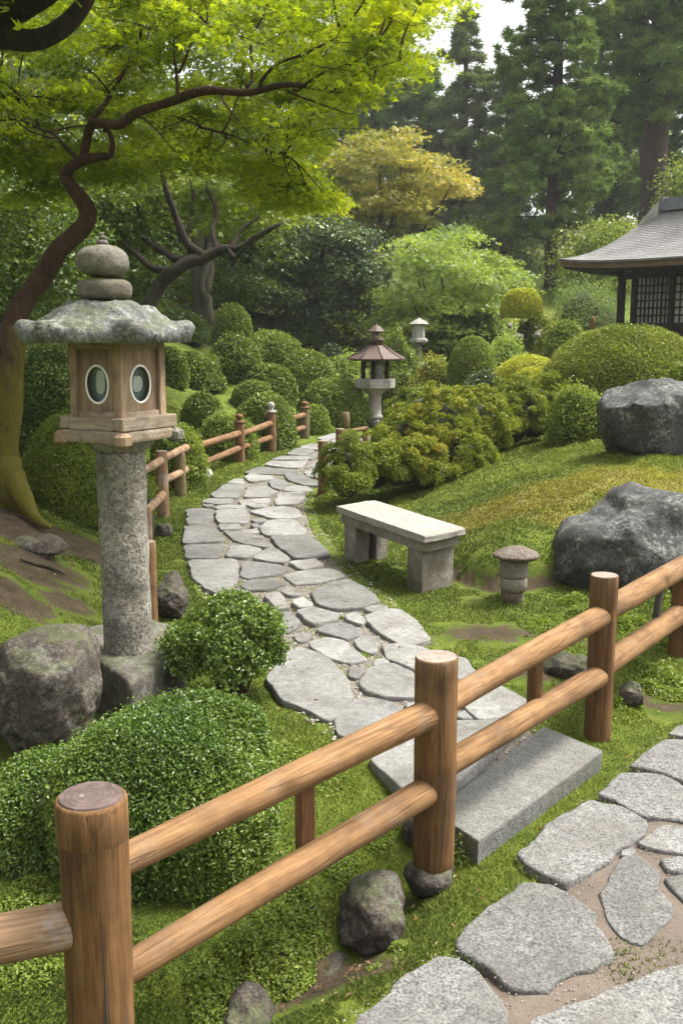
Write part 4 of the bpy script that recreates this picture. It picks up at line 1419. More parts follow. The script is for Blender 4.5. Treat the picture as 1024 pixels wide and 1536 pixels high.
# ------------------------------------------------------------------ mushroom-capped stone stub
mbp = gnd(768, 905, ZP - .02)
mp = mpp(mbp[1], .4)
mz = lambda py: float(at(770, py, mbp[1])[2])
sl_ = thing("small_lantern", "squat stone stub lantern with a flat mushroom cap beside the bench", "lantern", (mbp[0], mbp[1], mz(905)))
mx = float(at(770, 860, mbp[1])[0])
def lat(name, prof, mat, par, x, y, seg=32, phase=0, amp=.003, seed=1, smooth=True):
    V, F = lathe(prof, seg, x, y, phase)
    if amp:
        c = np.array([x, y, 0]); h = V - c; h[:, 2] = 0
        V = V + h / (np.linalg.norm(h, axis=1)[:, None] + 1e-6) * (fbm(V * 12, seed, 4) * amp)[:, None]
    return obj(name, mesh_quads(name, V, F, smooth=smooth), mat, par)
lat("base", [(15 * mp, mz(912)), (17 * mp, mz(895)), (16 * mp, mz(884))], M_RUST, sl_, mx - 2 * mp, mbp[1], seed=3)
lat("drum", [(17 * mp, mz(886)), (21 * mp, mz(880)), (21 * mp, mz(868)), (19 * mp, mz(865))], M_BENCH, sl_, mx, mbp[1], seed=4, amp=.006)
lat("drum", [(19 * mp, mz(865.2)), (21.5 * mp, mz(861)), (21 * mp, mz(846)), (18 * mp, mz(838))], M_BENCH, sl_, mx, mbp[1], seed=5, amp=.006)
lat("cap", [(17 * mp, mz(841)), (28 * mp, mz(838)), (34.5 * mp, mz(833.5)), (35 * mp, mz(831.5)), (33 * mp, mz(830)), (24 * mp, mz(825)), (12 * mp, mz(820.5)), (2 * mp, mz(819))], M_RUST, sl_, mx + 3 * mp, mbp[1], 40, amp=.008, seed=6)

# ------------------------------------------------------------------ mid lantern by the path end
b2 = gnd(561, 640, ZP)
y2, m2 = b2[1], mpp(b2[1], 1.2)
x2 = float(at(562, 600, y2)[0])
z2 = lambda py: float(at(562, py, y2)[2])
l2 = thing("stone_lantern", "stone lantern with a wide brown eight sided roof at the path end", "lantern", (x2, y2, ZP))
lat("base", [(15 * m2, z2(645)), (14 * m2, z2(632)), (11 * m2, z2(627))], M_DARKSTONE, l2, x2 - 1 * m2, y2, 16, amp=.01)
lat("column", [(12 * m2, z2(628)), (12.5 * m2, z2(624)), (10 * m2, z2(622)), (9.5 * m2, z2(596)), (10 * m2, z2(592)), (16 * m2, z2(586)), (24 * m2, z2(582))], M_PALE, l2, x2, y2, 24, amp=.004)
lat("gallery", [(29 * m2, z2(582.5)), (31.5 * m2, z2(581)), (31.5 * m2, z2(569)), (28 * m2, z2(568))], M_PALE, l2, x2, y2, 6, rad(15), 0, smooth=False)
lat("lamp_shaft", [(9.5 * m2, z2(569)), (9.5 * m2, z2(539))], M_PALE, l2, x2 + 3 * m2, y2 - .0, 20, amp=0)
for a in range(4):
    an = rad(20 + a * 90)
    lat("lamp_post", [(3.4 * m2, z2(569)), (3.4 * m2, z2(538))], M_DARKWOOD, l2, x2 + 18 * m2 * math.cos(an + 2.6), y2 + 18 * m2 * math.sin(an + 2.6), 6, 0, 0, smooth=False)
lat("roof", [(36 * m2, z2(541)), (44 * m2, z2(539)), (44 * m2, z2(537.5)), (26 * m2, z2(528)), (11 * m2, z2(518))], M_BROWNROOF, l2, x2 + 2 * m2, y2, 8, rad(10), 0, smooth=False)
for k in range(8):
    an = rad(10) + k * math.pi / 4
    cxr, cyr = x2 + 2 * m2, y2
    pts = [(cxr + r * m2 * math.cos(an), cyr + r * m2 * math.sin(an), z2(zz) + .004) for r, zz in ((44, 538), (26, 528), (11, 518))]
    V, F = tube(pts, [.016, .015, .013], 6)
    obj("roof_rib", mesh_quads("roof_rib", V, F, smooth=True), M_BROWNROOF, l2)
lat("neck", [(9 * m2, z2(519)), (9 * m2, z2(512)), (11 * m2, z2(511)), (11 * m2, z2(508)), (8 * m2, z2(507.5))], M_BROWNROOF, l2, x2 + 2 * m2, y2, 16, 0, 0)
for dx, h in ((-2, 8), (3, 6), (0, 5)):
    lat("neck_pin", [(1.6 * m2, z2(508)), (2.2 * m2, z2(508 - h * .5)), (1.2 * m2, z2(508 - h))], M_PALE, l2, x2 + (2 + dx) * m2, y2 - .03, 8, 0, 0)
lat("neck", [(4.0 * m2, z2(508)), (4.0 * m2, z2(496))], M_BROWNROOF, l2, x2 + 1.5 * m2, y2, 10, 0, 0)
lat("top_roof", [(11 * m2, z2(498)), (13.5 * m2, z2(497)), (7 * m2, z2(491)), (2 * m2, z2(487.5)), (1.2 * m2, z2(484))], M_BROWNROOF, l2, x2 + 1.5 * m2, y2, 8, 0, 0, smooth=False)

# far lantern among the shrubs
y3 = 24.0
m3 = mpp(y3, 1.2)
x3 = float(at(627, 520, y3)[0])
z3 = lambda py: float(at(627, py, y3)[2])
l3 = thing("stone_lantern", "small pale stone lantern standing among shrubs left of the clipped ball", "lantern", (x3, y3, Hs(x3, y3)))
lat("foot", [(12 * m3, Hs(x3, y3) - .1), (13 * m3, z3(556)), (13.5 * m3, z3(546)), (9 * m3, z3(543))], M_PALE, l3, x3 + 2 * m3, y3, 8, .3, .0)
lat("column", [(7 * m3, z3(545)), (5 * m3, z3(536)), (4.5 * m3, z3(520)), (6 * m3, z3(514))], M_COLUMN, l3, x3, y3, 14, 0, .01)
lat("platform", [(12 * m3, z3(514)), (14.5 * m3, z3(512)), (14 * m3, z3(508.5)), (11 * m3, z3(507.5))], M_PALE, l3, x3, y3, 6, .2, 0, smooth=False)
lat("light_box", [(10 * m3, z3(508)), (9 * m3, z3(486))], M_PALE, l3, x3, y3, 6, .2, 0, smooth=False)
lat("roof", [(12 * m3, z3(487)), (15.5 * m3, z3(486)), (8 * m3, z3(481)), (2.5 * m3, z3(478)), (1.5 * m3, z3(476))], M_PALE, l3, x3 + .5 * m3, y3, 6, .2, 0, smooth=False)

# small capped post by the pavilion, stone stub under the left bushes
ps = at(888, 497, 20.0)
V, F = lathe([(.055, Hs(ps[0], 20.0) - .05), (.05, ps[2] + .17), (.06, ps[2] + .18), (.04, ps[2] + .26), (.02, ps[2] + .29)], 12, ps[0], 20.0)
single("garden_post", mesh_quads("garden_post", V, F, smooth=True), M_FARLOG, "thin brown post with a pointed head standing before the pavilion", "post", (ps[0], 20.0, Hs(ps[0], 20.0)))
ps = gnd(518, 646, ZP)
V, F = lathe([(.08, ZP - .05), (.078, ZP + .2), (.07, at(518, 618, ps[1])[2])], 10, ps[0], ps[1])
single("stone_post", mesh_quads("stone_post", V, F, smooth=True), M_MOSSLOG, "short grey stone stump under the clipped bush left of the brown roofed lantern", "post", (ps[0], ps[1], ZP))

# ------------------------------------------------------------------ pavilion
T0 = np.array([float(at(835, 397, 24.0)[0]), 24.0])
ze = float(at(838, 398, 24.0)[2])
A_ = np.array([.60, -.80]); B_ = np.array([.80, .60])
Rz = float(at(963, 318, 24.9)[2])
LE_, D_ = 8.0, 2.2
pav = thing("garden_pavilion", "open timber pavilion with a sweeping grey bark roof behind the clipped dome", "pavilion", (*(T0 + A_ * LE_ / 2 + B_ * D_), Hs(*(T0 + A_ * LE_ / 2 + B_ * D_))))
def rp(u, v, z):
    p = T0 + A_ * u + B_ * v
    return (p[0], p[1], z)
IN = 1.1
def roofgrid():
    mb = MB()
    nu, nv = 40, 18
    def face(fn):
        V = [fn(i / nu, j / nv) for j in range(nv + 1) for i in range(nu + 1)]
        F = [[j * (nu + 1) + i, j * (nu + 1) + i + 1, (j + 1) * (nu + 1) + i + 1, (j + 1) * (nu + 1) + i] for j in range(nv) for i in range(nu)]
        mb.add(V, F)
    def zz(t, u, v):
        z = ze + (Rz - ze) * (0.38 * t + .62 * t ** 1.9)
        dc = min(math.hypot(u, v), math.hypot(u - LE_, v), math.hypot(u, v - 2 * D_), math.hypot(u - LE_, v - 2 * D_))
        return z + .16 * math.exp(-(dc / 1.0)) * (1 - t) 
    for side in (0, 1):
        def f(s, t, side=side):
            u = lerp(IN * t, LE_ - IN * t, s)
            v = D_ * t if side == 0 else 2 * D_ - D_ * t
            return rp(u, v, zz(t, u, v))
        face(f)
        def g(s, t, side=side):
            v = lerp(D_ * t, 2 * D_ - D_ * t, s)
            u = IN * t if side == 0 else LE_ - IN * t
            return rp(u, v, zz(t, u, v))
        face(g)
    return mb
rm = roofgrid().mesh("roof", True)
ro = obj("roof", rm, M_THATCH, pav)
# eave edge board: a thick band under the roof's rim, all round
def eband(name, inset, d0, d1, mat, th):
    mb = MB()
    n = 40
    ring = []
    for (a, b) in (((0, 0), (1, 0)), ((1, 0), (1, 1)), ((1, 1), (0, 1)), ((0, 1), (0, 0))):
        for k in range(n):
            ring.append(lerp(np.array(a, float), np.array(b, float), k / n))
    V, F = [], []
    for (ins, dd) in ((inset, d0), (inset, d1), (inset + th, d1), (inset + th, d0)):
        for r in ring:
            u = lerp(ins, LE_ - ins, r[0]); v = lerp(ins, 2 * D_ - ins, r[1])
            dc = min(math.hypot(u, v), math.hypot(u - LE_, v), math.hypot(u, v - 2 * D_), math.hypot(u - LE_, v - 2 * D_))
            V.append(rp(u, v, ze + .16 * math.exp(-dc / 1.0) + dd))
    m = len(ring)
    for r in range(4):
        for q in range(m):
            F.append([r * m + q, r * m + (q + 1) % m, ((r + 1) % 4) * m + (q + 1) % m, ((r + 1) % 4) * m + q])
    mb.add(V, F)
    return obj(name, mb.mesh(name), mat, pav)
eband("roof_edge", .0, -.05, -.001, M_THATCH, .3)
eband("eave_board", .05, -.17, -.052, M_FASCIA, .06)
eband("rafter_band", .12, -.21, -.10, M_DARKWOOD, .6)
def pbeam(name, u0, u1, v0, v1, z0, z1, mat):
    q = [rp(u0, v0, 0)[:2], rp(u1, v0, 0)[:2], rp(u1, v1, 0)[:2], rp(u0, v1, 0)[:2]]
    q = np.array(q)
    if np.sum(q[:, 0] * np.roll(q[:, 1], -1) - np.roll(q[:, 0], -1) * q[:, 1]) < 0:
        q = q[::-1]
    V, F = prism(q, z0, z1, 0.006)
    return obj(name, mesh_quads(name, V, F), mat, pav)
# ridge
pbeam("ridge", IN + .15, LE_ - IN - .15, D_ - .16, D_ + .16, Rz - .06, Rz + .10, M_RIDGE)
o = pbeam("ridge", IN + .1, LE_ - IN - .1, D_ - .12, D_ + .12, Rz + .10, Rz + .22, M_RIDGE)
for k in range(8):
    u = IN + .2 + k * .75
    pbeam("ridge_band", u, u + .05, D_ - .175, D_ + .175, Rz - .05, Rz + .25, M_RIDGE)
V, F = prism([rp(IN - .25, D_ - .45, 0)[:2], rp(IN - .25, D_ + .45, 0)[:2], rp(IN + .13, D_ + .2, 0)[:2], rp(IN + .13, D_ - .2, 0)[:2]], Rz - .5, Rz + .16, 0)
V = np.array(V); 
V[4:6, 2] -= .55
obj("ridge_end", mesh_quads("ridge_end", V, F), M_PALE, pav)
zf = float(at(925, 492, 22.6)[2])
gz = zf - .95
WV = .95
def upx(px, v):
    """u on the wall line v at picture column px"""
    best = min(np.linspace(-.5, 7.9, 841), key=lambda u: abs(rp(u, v, 0)[0] / (rp(u, v, 0)[1] * _c - .5 * _s) * FPX + CX - px))
    return best
u1, u2, u3 = upx(924, WV), upx(944, WV), upx(1000, WV)
posts = [u1, u2, u3, u3 + 1.25, u3 + 2.5, u3 + 3.6]
for u in posts:
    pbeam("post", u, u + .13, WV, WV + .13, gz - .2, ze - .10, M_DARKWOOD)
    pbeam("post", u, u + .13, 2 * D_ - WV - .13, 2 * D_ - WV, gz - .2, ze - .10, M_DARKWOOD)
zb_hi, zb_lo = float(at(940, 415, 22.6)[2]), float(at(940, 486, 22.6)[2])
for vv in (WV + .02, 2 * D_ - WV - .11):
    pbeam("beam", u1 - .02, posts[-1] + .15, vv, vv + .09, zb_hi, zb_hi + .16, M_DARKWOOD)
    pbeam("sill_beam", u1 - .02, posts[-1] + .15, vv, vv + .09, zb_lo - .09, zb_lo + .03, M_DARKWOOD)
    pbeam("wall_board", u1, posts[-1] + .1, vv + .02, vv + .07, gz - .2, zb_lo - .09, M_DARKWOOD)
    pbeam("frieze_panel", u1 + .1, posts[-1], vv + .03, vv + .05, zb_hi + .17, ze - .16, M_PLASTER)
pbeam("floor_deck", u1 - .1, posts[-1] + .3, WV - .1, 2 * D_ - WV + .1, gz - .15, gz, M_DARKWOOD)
for k in range(1, len(posts) - 1):
    ua, ub = posts[k] + .13, posts[k + 1]
    lw_ = pbeam("lattice_window", ua, ub, WV + .085, WV + .092, zb_lo + .03, zb_hi, M_LATTICE)
    nb = 4
    for j in range(1, nb * 2):
        u = lerp(ua, ub, j / (nb * 2))
        w = .022 if j % 2 else .035
        q = pbeam("lattice_bar", u - w / 2, u + w / 2, WV + .045, WV + .08, zb_lo + .03, zb_hi, M_DARKWOOD)
        q.parent = lw_; q.location = (0, 0, 0)
    for j in range(1, 6):
        z = lerp(zb_lo + .03, zb_hi, j / 6)
        q = pbeam("lattice_bar", ua, ub, WV + .05, WV + .078, z - .018, z + .018, M_DARKWOOD)
        q.parent = lw_; q.location = (0, 0, 0)
# ------------------------------------------------------------------ leaves
def unit(v):
    return v / (np.linalg.norm(v, axis=1)[:, None] + 1e-9)
def leaf_quads(P, N, size, aspect=.55, jit=.6, fold=.18, dirs=None, szvar=.35, r=rs):
    """one folded leaf per point: P centres, N facing normals"""
    n = len(P)
    Nn = unit(N + r.normal(size=(n, 3)) * jit)
    T = r.normal(size=(n, 3)) if dirs is None else dirs + r.normal(size=(n, 3)) * .35
    T = unit(T - Nn * np.sum(T * Nn, 1)[:, None])
    B = np.cross(Nn, T)
    s = (size * (1 + szvar * r.uniform(-1, 1, n)))[:, None]
    V = np.empty((n, 4, 3))
    V[:, 0] = P - T * s * .5
    V[:, 1] = P + B * s * aspect * .5 + Nn * s * fold - T * s * .05
    V[:, 2] = P + T * s * .5 - Nn * s * fold * .3
    V[:, 3] = P - B * s * aspect * .5 + Nn * s * fold - T * s * .05
    return V.reshape(-1, 3), np.arange(n * 4).reshape(-1, 4)
def palm_quads(P, N, size, r=rs, jit=.5):
    """maple leaf: three lobes from one stalk"""
    n = len(P)
    Nn = unit(N + r.normal(size=(n, 3)) * jit)
    T = r.normal(size=(n, 3))
    T = unit(T - Nn * np.sum(T * Nn, 1)[:, None])
    B = np.cross(Nn, T)
    s = (size * (1 + .35 * r.uniform(-1, 1, n)))[:, None]
    out = np.empty((n, 3, 4, 3))
    base = P - T * s * .45
    for k, (ang, ln) in enumerate(((0, 1.0), (.85, .78), (-.85, .78))):
        D = T * math.cos(ang) + B * math.sin(ang)
        E = -T * math.sin(ang) + B * math.cos(ang)
        dr = Nn * s * (.10 if k else .0)
        out[:, k, 0] = base
        out[:, k, 1] = base + D * s * ln * .5 + E * s * .15 - dr * .4
        out[:, k, 2] = base + D * s * ln - dr
        out[:, k, 3] = base + D * s * ln * .5 - E * s * .15 - dr * .4
    return out.reshape(-1, 3), np.arange(n * 12).reshape(-1, 4)
def sphere_pts(n, r=rs):
    return unit(r.normal(size=(n, 3)))

L_BOX = leafmat("box_leaf", [(.0, (.038, .076, .010)), (.5, (.085, .145, .018)), (.85, (.15, .215, .030)), (1, (.22, .27, .05))], .2, .38, .5)
L_DARK = leafmat("dark_azalea_leaf", [(0, (.060, .100, .015)), (.6, (.135, .185, .026)), (1, (.22, .265, .04))], .2)
L_MID = leafmat("azalea_leaf", [(0, (.078, .122, .017)), (.6, (.17, .225, .029)), (1, (.28, .325, .05))], .22)
L_LIGHT = leafmat("clipped_light_leaf", [(0, (.10, .14, .016)), (.5, (.20, .235, .026)), (1, (.33, .34, .045))], .22)
L_YELLOW = leafmat("yellow_clipped_leaf", [(0, (.20, .24, .022)), (.5, (.36, .38, .036)), (1, (.50, .48, .07))], .25)
L_BRONZE = leafmat("bronze_azalea_leaf", [(0, (.085, .12, .014)), (.35, (.18, .225, .022)), (.62, (.28, .30, .032)), (.84, (.33, .24, .04)), (1, (.32, .15, .05))], .22)
L_BRIGHT = leafmat("bright_shrub_leaf", [(0, (.080, .125, .018)), (.6, (.17, .225, .032)), (1, (.27, .32, .058))], .3)
L_MAPLE = leafmat("maple_leaf", [(0, (.090, .140, .010)), (.4, (.185, .245, .016)), (.75, (.30, .36, .024)), (1, (.44, .47, .045))], .55, .5, .3, (1.45, 1.4, .5))
L_WOODS = leafmat("dark_wood_leaf", [(0, (.040, .068, .014)), (.6, (.080, .125, .022)), (1, (.14, .19, .03))], .25)
L_EVER = leafmat("evergreen_leaf", [(0, (.038, .066, .023)), (.6, (.080, .118, .036)), (1, (.14, .175, .055))], .15, .35, .5)
L_AUTUMN = leafmat("autumn_leaf", [(0, (.19, .20, .045)), (.45, (.31, .27, .065)), (.75, (.46, .31, .055)), (1, (.60, .29, .03))], .4)
L_PALE = leafmat("pale_maple_leaf", [(0, (.12, .18, .045)), (.5, (.20, .27, .065)), (1, (.32, .37, .08))], .4)
L_CONIFER = leafmat("conifer_needles", [(0, (.085, .145, .042)), (.55, (.17, .25, .062)), (1, (.28, .36, .09))], .2, .6, .2)
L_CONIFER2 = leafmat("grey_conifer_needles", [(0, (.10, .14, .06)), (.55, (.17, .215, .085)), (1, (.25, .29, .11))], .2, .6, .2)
L_MOSS = None

def shrub(name, label, c, rx, ry, h, mat, leaf=.03, n=20000, amp=.09, freq=2.4, box_=.92, low=-.35, cat="shrub", group=None, clump=.35, jit=.8, seed=0, aspect=.55, stems=None, shell=.06, tilt=(0, 0), fuzz=0.014, flat=1.0, lift=0.0):
    """clipped or loose shrub. c = centre of its base on the ground; h = total height"""
    r = np.random.RandomState(seed + 100)
    root = thing(name, label, cat, c, group)
    h0 = h * lift
    zc = c[2] + h0 + (h - h0) * (-low) / (1 - low)
    rz = (h - h0) / (1 - low)
    cc = np.array([c[0], c[1], zc])
    def surf(D, k=1.0):
        b = np.sign(D) * np.abs(D) ** box_
        if flat != 1.0:
            b[:, 2] = np.where(b[:, 2] > 0, b[:, 2] ** flat, b[:, 2])
        q = b * np.array([rx, ry, rz])
        q[:, 2] += tilt[0] * q[:, 0] + tilt[1] * q[:, 1]
        nz = fbm((q + cc) * freq, seed, 4)
        return cc + q * (k * (1 + amp * nz))[:, None]
    D = sphere_pts(int(n * 1.6), r)
    D = D[D[:, 2] > low][:n]
    k = 1 - np.abs(r.normal(size=len(D))) * shell + fuzz * np.maximum(r.normal(size=len(D)), 0)
    k = k + (r.uniform(size=len(D)) < .025) * r.uniform(0, .11, len(D)) * (amp > .045)
    P = surf(D, k)
    N = unit(D * np.array([1 / rx, 1 / ry, 1 / rz]) * min(rx, ry, rz) + np.array([0, 0, .35]))
    V, F = leaf_quads(P, N, np.full(len(P), leaf), aspect, jit, r=r)
    cl = fbm(P * (1.2 / max(rx, .3)), seed + 5, 3) * .5 + .5
    var = np.clip(clump * cl + (1 - clump) * r.beta(2, 2, len(P)) + .1 * (k > 1.0), 0, 1)
    obj("foliage", mesh_quads("foliage", V, F, {"var": np.repeat(var, 4)}), mat, root)
    # the twiggy inside
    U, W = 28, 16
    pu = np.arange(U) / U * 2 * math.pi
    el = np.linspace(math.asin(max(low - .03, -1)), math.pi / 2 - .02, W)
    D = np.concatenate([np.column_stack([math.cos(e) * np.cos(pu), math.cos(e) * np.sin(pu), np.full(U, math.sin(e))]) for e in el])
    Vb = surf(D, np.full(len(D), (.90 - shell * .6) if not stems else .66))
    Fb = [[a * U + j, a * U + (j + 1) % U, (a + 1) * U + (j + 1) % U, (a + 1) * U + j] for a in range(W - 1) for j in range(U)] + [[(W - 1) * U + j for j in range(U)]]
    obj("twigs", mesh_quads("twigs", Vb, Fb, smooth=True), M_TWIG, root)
    if stems:
        mb = MB()
        for i in range(stems):
            a = i * 2.4
            p0 = np.array([c[0] + .022 * math.cos(a), c[1] + .022 * math.sin(a), c[2] - .05])
            p2 = cc + np.array([rx * .45 * math.cos(a), ry * .45 * math.sin(a), -rz * .05])
            p1 = (p0 + p2) / 2 + np.array([.02 * math.cos(a * 3), .02 * math.sin(a * 3), 0])
            q, rr = smooth_line([p0, p1, p2], [.013, .010, .006], 5)
            mb.add(*tube(q, rr, 7))
        obj("stem", mb.mesh("stem", True), M_BARK, root)
    return root

M_BARK = barkmat("grey_brown_bark", (.035, .026, .018), (.11, .085, .06))
M_MAPLEBARK = barkmat("maple_bark", (.028, .015, .009), (.105, .062, .038), moss=.95, mosscol=(.105, .095, .012), mz0=0.3, mz1=2.1)
M_DARKBARK = barkmat("dark_bark", (.018, .014, .010), (.06, .046, .034), moss=.5, mosscol=(.035, .045, .012), mz0=-2, mz1=6)
M_CONBARK = barkmat("conifer_bark", (.035, .024, .02), (.10, .07, .055))
M_MOSSBARK = barkmat("mossy_grey_bark", (.06, .055, .035), (.15, .135, .09), moss=.8, mosscol=(.06, .075, .02), mz0=-3, mz1=3)

# foreground dome and cloud-pruned bush
cy_ = 3.17
bx_ = at(252, 1240, cy_)
shrub("clipped_shrub", "large clipped round bush of small glossy leaves behind the front fence", (bx_[0] + .0, cy_, Hs(bx_[0], cy_) - .02), .385, .37, float(at(262, 1110, cy_)[2]) + .02, L_BOX, .0138, 165000, amp=.10, freq=3.6, box_=.80, low=-.5, clump=.45, seed=1, shell=.07, fuzz=.022, tilt=(.03, 0), jit=.8)
bx2 = at(60, 1300, 3.25)
shrub("clipped_shrub", "low spreading glossy green bush below the brown boulder at the left edge", (bx2[0], 3.25, -.02), .27, .27, .36, L_BOX, .016, 34000, amp=.2, freq=4, low=-.3, clump=.4, seed=2, shell=.08, fuzz=.03)
c = terr(352, 1050)
w_ = mpp(c[1])
shrub("pruned_shrub", "small round topped green bush on a short bare trunk beside the path bend", (c[0] - .01, c[1] + .04, c[2]), 82 * w_, 78 * w_, 160 * w_, L_BOX, .024, 15000, amp=.34, freq=5.5, low=-.5, clump=.3, seed=3, shell=.16, fuzz=.06, stems=6, flat=1.1, lift=.35)

def shr(label, px, pyb, pyt, hw, mat, name="clipped_shrub", Y=None, leaf=None, n=None, zoff=0.0, depth=.9, **kw):
    p = terr(px, pyb) if Y is None else np.array([*at(px, pyb, Y)[:2], Hs(at(px, pyb, Y)[0], Y)])
    w = mpp(p[1], 1.0)
    rx = hw * w
    top = float(at(px, pyt, p[1] + rx * depth * .6)[2])
    h = max(top - p[2], .15)
    lift = 0
    if kw.pop('hang', False):
        lift = float(np.clip((at(px, pyb, p[1])[2] - p[2]) / h, 0, .85))
    kw['lift'] = lift
    cpos = (p[0], p[1] + rx * depth * .75 if Y is None else p[1], p[2] - .06)
    leaf = leaf or max(.02, 4.6 * w)
    area = 4 * rx * rx * depth + 4.5 * rx * h
    n = n or int(min(max(area / (leaf * leaf * .5) * 4.2, 5000), 50000))
    return shrub(name, label, cpos, rx, rx * depth, h + .06, mat, leaf, n, **kw)

# left slope of clipped azaleas
shr("clipped dome bush highest on the left slope beside the mossy grey trunks", 347, 512, 458, 31, L_MID, seed=11, Y=24)
shr("broad clipped dome bush left below the dark evergreen tree", 408, 560, 497, 47, L_MID, seed=12, Y=21.5, low=-.2)
shr("dark clipped dome bush on the left slope above the long low one", 352, 570, 505, 43, L_DARK, seed=13, Y=19.3, low=-.2)
shr("wide loose clipped hedge mound just right of the stone lantern box", 290, 578, 522, 47, L_DARK, seed=14, Y=18.6, amp=.14, low=-.2)
shr("clipped bush half hidden behind the right edge of the lantern box", 252, 576, 520, 32, L_DARK, seed=15, Y=17.6, amp=.1, low=-.2)
shr("rounded clipped bush sloping right in the middle of the left slope", 462, 580, 526, 45, L_MID, seed=16, Y=21, low=-.2)
shr("clipped dome bush directly below the broad upper one on the left slope", 403, 598, 543, 43, L_DARK, seed=17, Y=18.9, low=-.2)
shr("low flat dark clipped bush above the knob capped fence posts", 380, 606, 569, 36, L_DARK, seed=18, Y=18.0, low=-.15)
shr("lone small clipped ball standing on the left lawn", 306, 642, 589, 32, L_DARK, seed=19, Y=15.2, low=-.4, tilt=(-.12, 0))
shr("dark clipped bush right behind the fence between the two knob capped posts", 398, 662, 590, 47, L_DARK, seed=20, Y=15.6, low=-.3)
shr("wide table topped clipped bush left of the brown roofed lantern", 500, 632, 569, 55, L_MID, seed=21, Y=19.2, low=-.25)
shr("small light green bush behind the last left fence post", 468, 664, 606, 30, L_MID, seed=22, Y=17.9, amp=.12, low=-.2, fuzz=.03)
shr("bluish clipped bush in the shade at the far end of the left slope", 497, 566, 517, 24, L_EVER, seed=23, Y=25, low=-.2)
shr("grassy green plant clump by the path end below the lantern", 470, 652, 640, 34, L_MID, "ground_shrub", seed=24, amp=.2, fuzz=.05)
shr("low flat dome bush between the two far stone lanterns", 637, 612, 580, 40, L_LIGHT, seed=25, low=-.15, Y=16.5)
# loose bushes left of the fence
shr("bright leafy bush behind the left fence beside the lantern column", 262, 735, 640, 46, L_BRIGHT, "leafy_shrub", seed=31, amp=.18, freq=3, fuzz=.05, low=-.3, shell=.1)
shr("bright loose bush between the lone clipped ball and the left fence", 335, 690, 622, 44, L_BRIGHT, "leafy_shrub", seed=32, amp=.2, freq=3, fuzz=.06, low=-.3, shell=.1)
shr("big rounded hedge bush at left between the mossy trunk and lantern column", 92, 775, 628, 70, L_BRIGHT, "hedge_shrub", seed=33, amp=.09, freq=3, low=-.35, shell=.07, clump=.45, n=42000)
shr("dark leafed shrub above the rounded hedge behind the lantern box", 85, 650, 520, 78, L_WOODS, "leafy_shrub", seed=34, amp=.2, low=-.3, Y=10.5, fuzz=.06)
shr("loose bush with bright tips growing by the maple trunk at the left edge", -22, 490, 418, 58, L_BRIGHT, "leafy_shrub", seed=35, amp=.2, Y=6.9, fuzz=.06, low=-.9) if False else None
shr("loose green bush in shade right of the lantern cap under crooked branches", 268, 520, 470, 40, L_WOODS, "leafy_shrub", seed=36, Y=23, amp=.2, fuzz=.06, low=-.2)
shr("yellowish green shrub in the shade under the dark evergreen tree", 520, 500, 445, 48, L_BRIGHT, "leafy_shrub", seed=37, amp=.25, fuzz=.08, Y=31, low=-.3)
shr("shaded loose shrub behind the broad upper dome bush", 440, 505, 470, 45, L_WOODS, "leafy_shrub", seed=38, amp=.25, fuzz=.08, Y=27, low=-.2)

